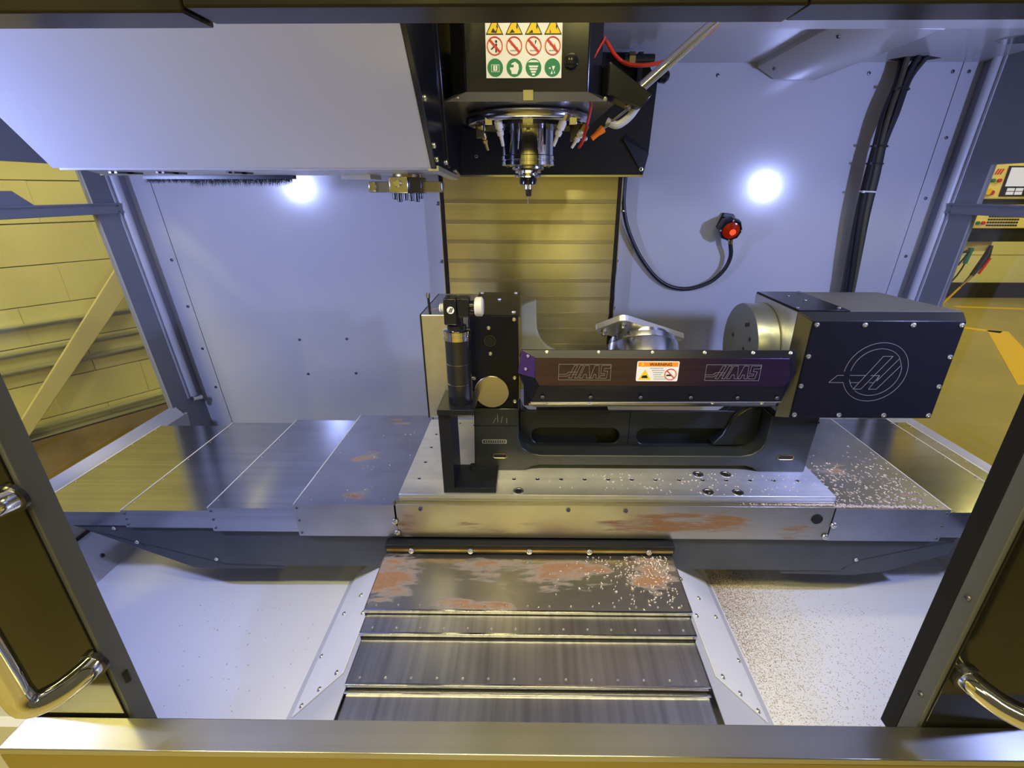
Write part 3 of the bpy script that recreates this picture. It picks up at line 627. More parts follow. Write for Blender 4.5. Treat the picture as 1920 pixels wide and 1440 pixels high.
# front (Y axis) cover
yc = thing('front_way_cover', 'stepped telescoping steel way cover in front of the table, rusty top panel', 'way cover', (0, 0.9, 0.6))
MB().box(-0.437, 0.437, 1.118, 1.150, 0.722, 0.752).build('mount_bar', BLACKSAT, yc, bevel=0.002)
MB().box(-0.430, 0.430, 1.112, 1.120, 0.734, 0.742).build('clamp_strip', BRASS, yc)
screws(yc, [(x, 1.112, .737) for x in (-0.355, -0.177, 0.0, 0.180, 0.358)], (0, -1, 0), 0.009, 'b', 'cap_bolt')
segs = [(0.437, 1.122, 0.925, 0.718, 0.706, YRUST), (0.431, 0.925, 0.866, 0.694, 0.692, YCOVER), (0.426, 0.858, 0.745, 0.676, 0.673, YCOVER), (0.421, 0.739, 0.600, 0.655, 0.650, YCOVER)]
for i, (hw, yb, yf, zb_, zf, m) in enumerate(segs):
    c = -0.004
    p = MB().prism([(c - hw, yb + 0.03, zb_), (c + hw, yb + 0.03, zb_), (c + hw, yf, zf), (c - hw, yf, zf)], (0, 0, -0.003))
    p.prism([(c - hw, yb + 0.03, zb_), (c - hw, yf, zf), (c - hw, yf, zf - 0.10), (c - hw, yb + 0.03, zb_ - 0.10)], (0.003, 0, 0))
    p.prism([(c + hw, yb + 0.03, zb_), (c + hw, yf, zf), (c + hw, yf, zf - 0.10), (c + hw, yb + 0.03, zb_ - 0.10)], (-0.003, 0, 0))
    p = p.build('cover_panel', m, yc)
    if i < 3:
        MB().box(c - hw, c + hw, yf - 0.005, yf + 0.001, zf - 0.009, zf + 0.001).build('lip', STEEL, p, bevel=0.001)
        MB().box(c - hw + .002, c + hw - .002, yf - 0.003, yf + 0.002, zf - 0.022, zf - 0.009).build('wiper', RUBBER, p)
        if i == 2:
            MB().box(c - hw + .001, c + hw - .001, yf - 0.016, yf - 0.009, zf - 0.020, zf - 0.013).build('second_lip', STEEL, p, bevel=0.001)
            MB().box(c - hw + .003, c + hw - .003, yf - 0.014, yf - 0.002, zf - 0.030, zf - 0.020).build('wiper', RUBBER, p)
        n = 15 if i == 0 else 14
        for k in range(n):
            x = c - hw + 0.03 + k * (2 * hw - 0.06) / (n - 1); yy = yf + 0.014
            place(SCREW_ME['b'], 'rivet', p, (x, yy, zf + (zb_ - zf) * 0.014 / (yb - yf) - 0.0006), (0, 0, 1), 0.0032)
        

# chips
ch = MB()
def chip(x, y, z, l, w, t=0.0012):
    a = rnd.uniform(0, 6.28); c_, s_ = math.cos(a), math.sin(a); tilt = rnd.uniform(0, 0.4) * l
    pts = [(-l, -w), (l * .3, -w * .6), (l, w), (-l * .4, w)]
    lo = [(x + c_ * u - s_ * v, y + s_ * u + c_ * v, z + 0.0002 + (tilt if i in (1, 2) else 0)) for i, (u, v) in enumerate(pts)]
    ch.hull8(lo, [(p[0], p[1], p[2] + t) for p in lo])
for k in range(420):     # right way cover top
    x = rnd.uniform(0.915, 1.225); y = 1.15 + abs(rnd.gauss(0, 0.17))
    if y > 1.72: continue
    if rnd.random() < 0.5 and y > 1.4: continue
    chip(x, y, .872, rnd.uniform(.002, .0055), rnd.uniform(.0008, .0018))
for k in range(620):     # drift along the front lip
    x = rnd.gauss(0.93, 0.13)
    if x < 0.6 or x > 1.2: continue
    chip(x, 1.153 + abs(rnd.gauss(0, 0.005)), (.8775 if x < .9 else .872) + rnd.uniform(0, .003), rnd.uniform(.0015, .004), rnd.uniform(.0008, .0018))
for k in range(130):     # fixture plate
    x = rnd.choice([rnd.gauss(0.36, 0.13), rnd.uniform(0.5, 0.9)]); y = rnd.uniform(1.175, 1.29)
    if -0.1 < x < 0.9: chip(x, y, .900, rnd.uniform(.001, .0038), rnd.uniform(.0006, .0014))
for k in range(300):     # front cover
    x = 0.41 - abs(rnd.gauss(0, 0.12)); y = 1.115 - abs(rnd.gauss(0, .07)) if rnd.random() < .6 else rnd.uniform(.93, 1.11)
    if x > -.3 and y > .93: chip(x, y, .7065 + (y - .925) * .061, rnd.uniform(.0015, .0042), rnd.uniform(.0008, .0016))
for k in range(30):
    chip(rnd.uniform(-.41, -.69), rnd.uniform(1.16, 1.6), .875, .0018, .001)
tag(ch.build('metal_chips', CHIP, smooth=0), 'pale aluminium chips scattered on the right way cover, table front and front cover', 'chips', kind='stuff')

# ================================================================== TRUNNION
tr = thing('trunnion_table', 'black tilting trunnion rotary table with large motor box at right, on the fixture plate', 'rotary table', (0.36, 1.45, 0.90))
Y0, Y1 = 1.30, 1.62
# base: left and right pedestals joined by a low front rail with filleted corners
b = MB()
prof = [(-.179, .9), (-.03, .9)] + [(-.012, .903), (.004, .914), (.03, .921)] + [(.69, .921), (.715, .914), (.73, .903), (.745, .9), (.883, .9), (.890, 1.102), (.742, 1.102)]
prof += [(.742 - .07 + .07 * math.cos(R(a)), 1.012 + .055 * math.sin(R(a))) for a in (0, -30, -60, -90)]
prof += [(.035 - .07 * math.sin(R(a)), 1.012 - .055 * math.cos(R(a))) for a in (0, 30, 60, 90)]
prof += [(-.035, 1.122), (-.172, 1.122)]
MB().box(-.035, .745, 1.41, 1.425, .925, 1.03).build('inner_web', CAST, tr)
base = MB().prism(xz(prof, Y0), (0, 0.08, 0)).build('base_casting', CAST, tr, bevel=0.004)
MB().prism(xz(prof, Y1 - 0.08), (0, 0.08, 0)).build('rear_rail', CAST, base, bevel=0.004)
MB().box(-.170, -.040, Y0 + .08, Y1 - .08, .90, 1.118).box(.750, .882, Y0 + .08, Y1 - .08, .90, 1.10).build('pedestal', CAST, base)
def stadium(x0, x1, z0, z1, n=10):
    r = (z1 - z0) / 2; zc = (z0 + z1) / 2
    return [(x1 - r + r * math.cos(R(-90 + 180 * k / n)), zc + r * math.sin(R(-90 + 180 * k / n))) for k in range(n + 1)] + [(x0 + r + r * math.cos(R(90 + 180 * k / n)), zc + r * math.sin(R(90 + 180 * k / n))) for k in range(n + 1)]
web = MB().plate_hole(-.035, .325, .93, 1.078, 1.372, 1.385, stadium(.005, .295, .958, 1.018)).plate_hole(.325, .745, .93, 1.078, 1.372, 1.385, stadium(.352, .672, .958, 1.018))
web.build('web', CAST, base, bevel=0.003)
MB().prism(xz([(.60, .96), (.745, .96), (.745, 1.102), (.69, 1.10), (.655, 1.07), (.63, 1.0)], 1.36), (0, .06, 0)).build('gusset', CAST, base, bevel=0.008)
MB().box(-.035, .745, 1.385, 1.412, 1.050, 1.066).build('web_cap', CAST, base)
MB().box(-.035, .745, 1.55, 1.60, .93, .965).build('rear_web', CAST, base)
MB().box(.85, .8905, 1.2985, 1.302, 1.076, 1.080).box(-.176, -.034, 1.2985, 1.302, 1.062, 1.0645).build('joint_line', DARKSTEEL, base)
for xa, xb in ((-.118, -.074), (.788, .838)):
    sm = MB().prism(xz(stadium(xa, xb, .947, .962, 6), Y0 - .001), (0, .001, 0)).build('lift_slot', HOLE, base)
    MB().tube(xz(stadium(xa, xb, .947, .962, 6) + [stadium(xa, xb, .947, .962, 6)[0]], Y0 - .001), .0015, 6).build('slot_rim', BRASS, sm)
npl = MB().prism(xz(rrect(-.112, 1.007, .078, .014, .003), Y0 - .002), (0, .002, 0)).build('nameplate', SIDEALU, base)
MB().prism(xz(rrect(-.112, 1.007, .070, .008, .001), Y0 - .0024), (0, .0004, 0)).build('nameplate_print', LABELK, npl)
for k in range(9): MB().box(-.142 + k * .0072, -.138 + k * .0072, Y0 - .0028, Y0 - .0024, 1.005, 1.009).build('nameplate_mark', SIDEALU, npl)
for p0, p1 in (((-.10, 1.075), (-.10, 1.10)), ((-.09, 1.072), (-.085, 1.095)), ((-.115, 1.07), (-.105, 1.09)), ((-.072, 1.07), (-.072, 1.088))):
    MB().tube([(p0[0], Y0, p0[1]), (p1[0], Y0, p1[1])], .0007, 4).build('scratch', GREYCAST, base)
# grey rear upright
gp = [(-.045, 1.36), (.019, 1.385), (.022, 1.30)] + arc(.13, 1.30, .108, 180, 250, 6) + [(.2, 1.15), (.2, 1.05), (-.045, 1.05)]
MB().prism(xz(gp, 1.62), (0, .03, 0)).build('rear_upright', GREYCAST, tr, bevel=0.003)
# left housing
lh = MB().box(-.176, -.034, 1.305, 1.62, 1.125, 1.410).build('bearing_housing', BLACKSAT, tr, bevel=0.0015)
MB().box(-.174, -.036, 1.297, 1.305, 1.127, 1.411).build('front_cover', ANOD, lh, bevel=0.001)
MB().box(-.176, -.034, 1.302, 1.62, 1.410, 1.4145).build('top_cover', ANOD, lh, bevel=0.001)
screws(lh, [(-.046, 1.297, 1.402), (-.119, 1.297, 1.377), (-.116, 1.297, 1.300), (-.046, 1.297, 1.225), (-.167, 1.297, 1.222), (-.046, 1.297, 1.148)], (0, -1, 0), .0062, 'b')
screws(lh, [(-.165, 1.60, 1.4145), (-.05, 1.60, 1.4145), (-.048, 1.33, 1.4145), (-.10, 1.50, 1.4145)], (0, 0, 1), .0062, 'b')
MB().lathe([(.0175, 0), (.0175, .003), (.0145, .003), (.0142, .0006), (0, .0006)], (-.116, 1.297, 1.339), (0, -1, 0), 28).build('sight_ring', DARKSTEEL, lh)
MB().cyl((-.116, 1.2966, 1.339), (0, -1, 0), .014, .0008, 24).build('sight_glass', HOLE, lh)
MB().cyl((-.115, 1.297, 1.180), (0, -1, 0), .051, .006, 48, .001).build('shaft_cap', BRASSY, lh)
MB().box(-.0338, -.030, 1.31, 1.60, 1.15, 1.405).build('copper_shim', BRASS, lh)
sh = MB().box(-.313, -.177, 1.305, 1.60, 1.088, 1.413).build('side_cover', SIDEALU, tr, bevel=0.003)
MB().box(-.3145, -.312, 1.303, 1.60, 1.088, 1.413).build('gasket', RUBBER, sh)
# motor box
mbx = MB().hull8([(.763, 1.25, 1.120), (1.176, 1.25, 1.120), (1.178, 1.25, 1.4125), (.766, 1.25, 1.4125)], [(.735, 1.272, 1.112), (1.182, 1.272, 1.112), (1.182, 1.272, 1.432), (.735, 1.272, 1.432)])
mbx.hull8([(.735, 1.272, 1.112), (1.182, 1.272, 1.112), (1.182, 1.272, 1.432), (.735, 1.272, 1.432)], [(.735, 1.535, 1.112), (1.13, 1.535, 1.112), (1.13, 1.535, 1.432), (.735, 1.535, 1.432)])
mb_ = mbx.build('motor_box', BLACKSAT, tr, bevel=0.001)
MB().prism(xz([(.7665, 1.123), (1.1745, 1.123), (1.1765, 1.4105), (.769, 1.4105)], 1.248), (0, .002, 0)).build('front_cover', ANOD, mb_)
MB().prism(xy([(.737, 1.275), (.875, 1.275), (.875, 1.533), (.737, 1.533)], 1.432), (0, 0, .004)).build('top_cover', ANOD, mb_, bevel=0.001)
MB().prism(xy([(.877, 1.275), (1.178, 1.275), (1.127, 1.533), (.877, 1.533)], 1.432), (0, 0, .002)).build('top_sheet', mat('grey_cover_sheet', (.085, .085, .088), .45), mb_)
MB().hull8([(.7335, 1.274, 1.13), (.7335, 1.53, 1.13), (.7335, 1.53, 1.43), (.7335, 1.274, 1.43)], [(.735, 1.274, 1.13), (.735, 1.53, 1.13), (.735, 1.53, 1.43), (.735, 1.274, 1.43)]).build('side_plate', SIDEALU, mb_)
MB().prism([(.7618, 1.2495, 1.122), (.7648, 1.2495, 1.411), (.734, 1.2715, 1.43), (.734, 1.2715, 1.114)], (-.001, -.001, 0)).build('bevel_plate', mat('dark_bevel_steel', (.20, .20, .18), .28, .9), mb_)
scr = [(.777 + k * .130, 1.248, 1.402) for k in range(4)] + [(.775 + k * .130, 1.248, 1.131) for k in range(4)] + [(1.166, 1.248, 1.311), (1.165, 1.248, 1.222), (.775, 1.248, 1.311), (.774, 1.248, 1.222)]
screws(mb_, scr, (0, -1, 0), .0072, 'b')
screws(mb_, [(.86, 1.30, 1.436), (.745, 1.30, 1.436), (.865, 1.52, 1.436), (.80, 1.46, 1.436), (.82, 1.40, 1.436)], (0, 0, 1), .0055, 'd')
def lines(name, polys, y, r, m, parent, closed=True):
    mb2 = MB()
    for p in polys:
        q = list(p) + [p[0]] if closed else list(p)
        for a, c2 in zip(q[:-1], q[1:]):
            if (a[0] - c2[0]) ** 2 + (a[1] - c2[1]) ** 2 > 1e-10: mb2.tube([(a[0], y, a[1]), (c2[0], y, c2[1])], r, 4)
    return mb2.build(name, m, parent, smooth=0)
# round emblem with slanted H strokes and a bar reaching out to the left
LX, LZ, LR = .974, 1.264, .088
def E_(u, v): return (LX + u * LR, LZ + v * LR)
outer = [E_(math.cos(R(a)), math.sin(R(a))) for a in list(range(-158, 179, 6)) ]
inner_r = [E_(.80 * math.cos(R(a)), .80 * math.sin(R(a))) for a in range(-128, 20, 6)]
inner_t = [E_(.80 * math.cos(R(a)), .80 * math.sin(R(a))) for a in range(38, 178, 6)]
lines('emblem_ring', [outer], 1.2478, .0007, ENGRAVE, mb_, False)
lines('emblem_ring', [inner_r, inner_t, [E_(.80 * math.cos(R(a)), .80 * math.sin(R(a))) for a in range(198, 226, 6)]], 1.2478, .0007, ENGRAVE, mb_, False)
lines('emblem_letter', [[E_(-.56, -.58), E_(-.31, -.58), E_(.40, .55), E_(.10, .55)], [E_(-.06, -.58), E_(.19, -.58), E_(.75, .26), E_(.63, .48), E_(.12, -.30), E_(.16, -.10)]], 1.2478, .0007, ENGRAVE, mb_)
lines('emblem_bar', [[E_(-.98, -.10), E_(-1.18, -.10), E_(-1.40, -.35), E_(-.93, -.35)], [E_(-.79, -.10), E_(-.28, -.10)], [E_(-.72, -.35), E_(-.44, -.35)], [E_(-.12, -.10), E_(.16, -.10)], [E_(-.10, -.35), E_(.06, -.35)]], 1.2478, .0007, ENGRAVE, mb_, False)
# rotary faceplate, axis along X
fp = MB().lathe([(.128, 0), (.130, .004), (.130, .062), (.126, .066)], (.668, 1.445, 1.285), (1, 0, 0), 64).build('faceplate', PLATTER, tr)
MB().torus((.668 + .070, 1.445, 1.285), (1, 0, 0), .130, .005, 64, 8).build('copper_ring', BRASS, fp)
MB().cyl((.668 + .066, 1.445, 1.285), (1, 0, 0), .122, .03, 48).build('hub', SIDEALU, fp)
for (yy, zz) in ((1.42, 1.355), (1.405, 1.360), (1.38, 1.32), (1.50, 1.30), (1.41, 1.28)): place(dark_me, 'bolt_hole', fp, (.6676, yy, zz), (-1, 0, 0), 1.5)
# tilting bridge: bevelled trough cover between the housings
YF = 1.200
def quadp(name, pts, m, parent, t=(0, .006, 0)): return MB().prism(pts, t).build(name, m, parent)
bx0, bx1 = -.028, .722
body = MB().box(bx0 + .01, bx1 - .01, 1.226, 1.44, 1.165, 1.252).build('bridge', ANOD, tr, bevel=0.004)
TL, TR = (-.029, 1.255, 1.326), (.738, 1.255, 1.326)
c0 = [(.013, YF, 1.322), (.698, YF, 1.322), (.713, YF, 1.262), (.700, YF, 1.239), (.026, YF, 1.239), (.013, YF, 1.262)]
plate_ = MB().prism(c0, (0, .008, 0)).build('engraved_plate', FADED, body, bevel=0.0012)
T0, T1 = (-.028, 1.222, 1.338), (.710, 1.222, 1.338)
quadp('top_facet', [c0[0], c0[1], (.716, 1.212, 1.339), (-.024, 1.212, 1.339)], ANOD, body)
quadp('bottom_facet', [(.026, YF, 1.239), (.700, YF, 1.239), (.708, 1.214, 1.190), (.004, 1.214, 1.184)], ANOD, body)
quadp('end_facet', [c0[0], (-.024, 1.212, 1.339), (-.034, 1.222, 1.268), (.013, YF, 1.262)], PURPLE, body)
quadp('end_facet', [(.013, YF, 1.262), (-.034, 1.222, 1.268), (.004, 1.214, 1.184), (.026, YF, 1.239)], ANOD, body)
quadp('end_facet', [c0[1], (.716, 1.212, 1.339), (.738, 1.225, 1.275), (.713, YF, 1.262)], ANOD, body)
quadp('end_facet', [(.713, YF, 1.262), (.738, 1.225, 1.275), (.708, 1.214, 1.190), (.700, YF, 1.239)], ANOD, body)
quadp('top_flange', [(-.024, 1.212, 1.339), (.716, 1.212, 1.339), (.735, 1.250, 1.310), (-.030, 1.250, 1.310)], ANOD, body, (0, 0, -.003))
quadp('lower_lip', [(.000, 1.213, 1.184), (.712, 1.213, 1.189), (.695, 1.235, 1.168), (.012, 1.235, 1.158)], SIDEALU, body, (0, .004, -.002))
MB().prism([(-.004, 1.222, 1.176), (.70, 1.222, 1.178), (.66, 1.40, 1.150), (.05, 1.40, 1.150)], (0, 0, -.006)).build('drip_tray', STEEL, body)
MB().box(.02, .24, 1.30, 1.36, 1.105, 1.118).build('stop_block', DARKSTEEL, body)
def logo(x0, z0, w, h):
    def q(u, v): return (x0 + u * w, z0 + v * h)
    o = lines('engraved_frame', [[q(0, 0), q(1, 0), q(1, 1), q(0, 1)]], YF - .0003, .00055, ENGRAVE, plate_)
    L_ = [[q(.19, .12), q(.25, .12), q(.36, .93), q(.30, .93)], [q(.31, .12), q(.37, .12), q(.47, .93), q(.41, .93)],
          [q(.40, .12), q(.50, .93), q(.58, .93), q(.60, .12), q(.54, .12), q(.535, .36), q(.49, .36), q(.46, .12)],
          [q(.61, .12), q(.69, .93), q(.77, .93), q(.78, .12), q(.72, .12), q(.72, .36), q(.68, .36), q(.66, .12)],
          [q(.80, .30), q(.80, .12), q(.92, .12), q(.945, .57), q(.87, .57), q(.875, .75), q(.985, .75), q(1.0, .93), q(.82, .93), q(.81, .42), q(.89, .42), q(.885, .30)]]
    lines('engraved_stripes', [[q(0, .36), q(.14, .36), q(.19, .50), q(.35, .50)], [q(0, .24), q(.16, .24), q(.20, .36)], [q(.26, .36), q(.34, .36)]], YF - .0003, .0005, ENGRAVE, plate_, False)
    lines('engraved_letters', L_, YF - .0003, .0005, ENGRAVE, plate_)
logo(.078, 1.257, .142, .046); logo(.478, 1.257, .148, .046)
screws(body, [(x, 1.209, 1.334) for x in (.045, .185, .33, .47, .60, .70)], (0, -.9, .4), .0052, 'b')
screws(body, [(x, 1.206, 1.203) for x in (.035, .17, .31, .45, .58, .69)], (0, -.9, -.3), .0052, 'd')
screws(body, [(-.006, 1.206, 1.324), (-.012, 1.210, 1.285), (.05, 1.222, 1.176), (.17, 1.222, 1.176), (.52, 1.222, 1.18), (.66, 1.222, 1.18)], (-.5, -.85, 0), .0045, 'b')
# warning label on the engraved plate
wlb = MB().prism(xz(rrect(.347, 1.2835, .114, .058, .004), YF - .0006), (0, .0006, 0)).build('warning_label', LABELW, plate_)
wlb['label'] = 'white and orange warning sticker'
MB().prism(xz([(.293, 1.2975), (.401, 1.2975), (.401, 1.310), (.293, 1.310)], YF - .0009), (0, .0003, 0)).build('warning_band', LABELO, wlb)
text_mesh('WARNING', .0125, 'warning_text', LABELK, wlb, (.354, YF - .0012, 1.2995), (R(90), 0, 0))
MB().prism(xz([(.296, 1.259), (.330, 1.259), (.313, 1.289)], YF - .0009), (0, .0003, 0)).build('warning_triangle', LABELY, wlb)
MB().prism(xz([(.304, 1.264), (.322, 1.264), (.319, 1.272), (.307, 1.271)], YF - .0012), (0, .0003, 0)).build('hand_symbol', LABELK, wlb)
MB().prism(xz([(.300, 1.3), (.310, 1.3), (.305, 1.309)], YF - .0012), (0, .0003, 0)).build('warning_triangle', LABELY, wlb)
MB().torus((.383, YF - .0010, 1.275), (0, 1, 0), .0155, .0012, 28, 4).build('ban_ring', LABELR, wlb)
MB().prism(xz([(.371, 1.285), (.373, 1.287), (.395, 1.265), (.393, 1.263)], YF - .0012), (0, .0003, 0)).build('ban_bar', LABELR, wlb)
MB().prism(xz([(.372, 1.270), (.386, 1.270), (.386, 1.275), (.372, 1.274)], YF - .0011), (0, .0002, 0)).build('hand_symbol', LABELK, wlb)
for k, (a, c2) in enumerate(((.326, .362), (.331, .365), (.335, .362), (.336, .358), (.338, .366), (.338, .372))):
    MB().box(a, c2, YF - .0011, YF - .0009, 1.2915 - k * .0062, 1.2935 - k * .0062).build('label_print', LABELGREY, wlb)
# rotary platter on the bridge, tilted backwards
tl = R(35); nrm = Vector((0, math.sin(tl), math.cos(tl))); pc = Vector((.362, 1.446, 1.245))
pt2 = MB().lathe([(.115, -.05), (.115, .028), (.113, .032), (.106, .032), (.106, .036), (.104, .052), (.085, .054), (.085, .068), (.05, .068)], pc, nrm, 64).build('rotary_platter', STEEL, tr)
for k in range(10):
    a = 2 * math.pi * k / 10; u = nrm.orthogonal().normalized(); w = nrm.cross(u)
    place(SCREW_ME['d'], 'clamp_bolt', pt2, pc + (u * math.cos(a) + w * math.sin(a)) * .094 + nrm * .034, nrm, .008)
e1 = Vector((1, 0, 0)); e2 = Vector((0, math.cos(tl), -math.sin(tl)))
NC = Vector((.277, 1.375, 1.397))
ud = (e1 * .80 + e2 * .60); wdv = (e1 * -.60 + e2 * .80)
def PP(a, c2, h=0.0): return NC + ud * a + wdv * c2 + nrm * h
fpl = thing('pallet_plate', 'tilted polished steel pallet plate bolted on the rotary platter', 'plate', PP(.155, .065, -.02))
rr_ = rrect(.155, .065, .31, .13, .022)
MB().prism([PP(a, c2, -.016) for a, c2 in rr_], nrm * .020).build('plate', mat('bright_pallet_steel', (.85, .85, .84), .3, .85), fpl, bevel=.0015)
for a, c2 in ((.03, .03), (.25, .03), (.03, .11), (.25, .11), (.14, .03)):
    MB().cyl(PP(a, c2, -.016), -nrm, .007, .014, 12).build('bolt', DSCREW, fpl)
    MB().cyl(PP(a, c2, -.016), -nrm, .010, .004, 12).build('washer', STEEL, fpl)

# ================================================================== RISER BRACKET AND ADJUSTABLE CYLINDER
rb = thing('riser_bracket', 'black C-shaped steel riser bracket bolted to the fixture plate', 'bracket', (-.18, 1.24, .90))
MB().box(-.257, -.224, 1.176, 1.306, .90, 1.164).build('upright', BLACKSAT, rb, bevel=.001)
MB().box(-.257, -.155, 1.165, 1.306, 1.164, 1.180).build('top_plate', BLACKSAT, rb, bevel=.001)
MB().box(-.224, -.101, 1.176, 1.306, .90, .918).build('base_plate', BLACKSAT, rb, bevel=.001)
MB().cyl((-.182, 1.285, .918), (0, 0, 1), .013, .003, 20).build('washer', DARKSTEEL, rb)
MB().lathe([(.009, 0), (.009, .010), (.0055, .010), (.0055, .005), (0, .005)], (-.182, 1.285, .921), (0, 0, 1), 20).build('cap_bolt', DARKSTEEL, rb)
for (x, y, r_) in ((-.135, 1.28, 1.6), (-.122, 1.292, 1.3), (-.118, 1.27, .8), (-.15, 1.285, .9), (-.13, 1.205, 1.5), (-.118, 1.215, .9), (-.155, 1.215, .8), (-.14, 1.262, 1.2)):
    place(dark_me, 'bolt_hole', rb, (x, y, .9181), (0, 0, 1), r_)
pc_ = thing('adjustable_cylinder', 'dark banded cylinder with chrome collar and black swivel head on the riser bracket', 'gauge', (-.198, 1.225, 1.18))
cx_, cy_ = -.198, 1.225
MB().lathe([(.0335, 0), (.0345, .002), (.0345, .060), (.0338, .0605), (.0338, .0615), (.0345, .062), (.0345, .118), (.0338, .1185), (.0338, .1195), (.0345, .120), (.0345, .186)], (cx_, cy_, 1.180), (0, 0, 1), 48).build('body', DARKSTEEL, pc_)
for z in (1.2405, 1.299): MB().torus((cx_, cy_, z), (0, 0, 1), .0344, .0009, 48, 6).build('band_line', STEEL, pc_)
MB().lathe([(.0345, 0), (.037, .001), (.037, .012), (.0355, .013), (.0355, .016), (.037, .017), (.037, .026), (.033, .028)], (cx_, cy_, 1.366), (0, 0, 1), 48).build('collar', CHROME, pc_)
hb = MB().lathe([(.026, 0), (.026, .012), (.018, .014), (.018, .03)], (cx_, cy_, 1.394), (0, 0, 1), 28).build('neck', BLACK, pc_)
hd_ = MB().box(-.226, -.192, 1.195, 1.245, 1.412, 1.482).build('swivel_block', BLACK, pc_, bevel=.003)
MB().box(-.191, -.160, 1.197, 1.243, 1.432, 1.482).build('clamp_block', BLACK, pc_, bevel=.003)
MB().cyl((-.160, 1.22, 1.456), (1, 0, 0), .016, .012, 24, .001).build('thread', BLACK, pc_)
MB().cyl((-.150, 1.22, 1.456), (1, 0, 0), .009, .006, 24).build('spacer', STEEL, pc_)
MB().lathe([(.022, 0), (.0255, .004), (.0255, .018), (.020, .022)], (-.146, 1.22, 1.456), (1, 0, 0), 32).build('knob', mat('ivory_knob', (.62, .62, .56), .35), pc_)
em = MB().cyl((-.207, 1.195, 1.452), (0, -1, 0), .0095, .001, 24).build('emblem', LABELW, hd_)
MB().prism(xz([(-.213, 1.446), (-.210, 1.446), (-.204, 1.458), (-.207, 1.458)], 1.1937), (0, .0003, 0)).prism(xz([(-.208, 1.446), (-.205, 1.446), (-.200, 1.458), (-.203, 1.458)], 1.1937), (0, .0003, 0)).build('emblem_mark', LABELK, em)
MB().lathe([(.011, 0), (.013, .003), (.013, .006), (.010, .008), (.013, .010), (.009, .014)], (-.226, 1.22, 1.452), (-1, 0, 0), 20).build('end_stub', mat('ivory_knob', (.62, .62, .56)), pc_)
MB().tube([(-.240, 1.22, 1.452), (-.268, 1.22, 1.446)], .002, 6).build('stylus_arm', STEEL, pc_)
MB().tube([(-.266, 1.22, 1.435), (-.268, 1.22, 1.487)], .0035, 8).build('stylus_post', DARKSTEEL, pc_)
MB().cyl((-.268, 1.22, 1.480), (0, 0, 1), .0055, .012, 10).build('post_tip', STEEL, pc_)

# ================================================================== COLUMN WAY COVER
cc = thing('column_way_cover', 'stepped brushed steel column cover in the middle of the back wall', 'way cover', (0, 2.06, 1.0))
zs = [1.80, 1.69, 1.611, 1.533, 1.454, 1.372, 1.295, 1.222, 1.150, 1.077, 1.005, .93]
for i in range(len(zs) - 1):
    zt, zb = zs[i] + .006, zs[i + 1]
    yo = 2.040 + i * .0012
    p = MB().prism(yz([(yo, zt), (yo, zb + .013), (yo - .0010, zb + .012), (yo - .0016, zb + .001), (yo - .0010, zb), (yo + .012, zb), (yo + .012, zt)], -.352), (.700, 0, 0)).build('cover_slat', SLAT, cc, smooth=0)
for i in range(len(zs) - 2):
    MB().box(-.3515, .3475, 2.0365 + i * .0012, 2.0395 + i * .0012, zs[i + 1] + .001, zs[i + 1] + .016).build('slat_lip', mat('dull_slat_lip', (.50, .47, .41), .34, 1.0, aniso=('Z', .9)), cc)
MB().box(-.366, -.3535, 2.030, 2.08, .93, 1.80).build('side_rail', BLACKSAT, cc)
MB().box(-.369, -.366, 2.028, 2.08, .93, 1.80).build('rail_edge', STEEL, cc)
MB().box(.3495, .362, 2.030, 2.08, .93, 1.80).build('side_rail', BLACKSAT, cc)
MB().box(.362, .365, 2.028, 2.08, .93, 1.80).build('rail_edge', STEEL, cc)

# ================================================================== SPINDLE HEAD
SX, SY = -.008, 1.41
sh_ = thing('spindle_head', 'black machining spindle head with sticker panel and coolant nozzles', 'spindle head', (SX, SY, 1.79))
hp_ = [(-.147, 1.22), (.126, 1.22), (.160, 1.262), (.168, 1.90), (-.190, 1.90), (-.182, 1.262)]
MB().prism(xy(hp_, 1.940), (0, 0, .55)).build('head_cover', BLACK, sh_, bevel=.003)
MB().box(.158, .1625, 1.30, 1.31, 1.94, 2.49).build('side_fold', BLACKSAT, sh_)
# flared clear skirt
sk_lo = [(-.190, 1.205), (.166, 1.205), (.190, 1.24), (.18, 1.60), (-.20, 1.60), (-.215, 1.24)]
mbk = MB(); n6 = 6
top = [(x, y, 1.943) for x, y in hp_[:3]] + [(.165, 1.60, 1.943), (-.187, 1.60, 1.943), (-.182, 1.262, 1.943)]
mbk.add(top + [(x, y, 1.922) for x, y in sk_lo], [(i, (i + 1) % 6, (i + 1) % 6 + 6, i + 6) for i in range(6)] + [tuple(range(6, 12)), tuple(range(5, -1, -1))])
skt = MB(); skt.v, skt.f = mbk.v, mbk.f
skt.build('skirt', mat('smoked_skirt', (.30, .30, .32), .18, .8), sh_)
MB().box(-.018, .004, 1.203, 1.213, 1.924, 1.944).build('skirt_clip', STEEL, sh_)
screws(sh_, [(-.165, 1.213, 1.928), (.165, 1.215, 1.928)], (0, -1, -.2), .005, 'b')
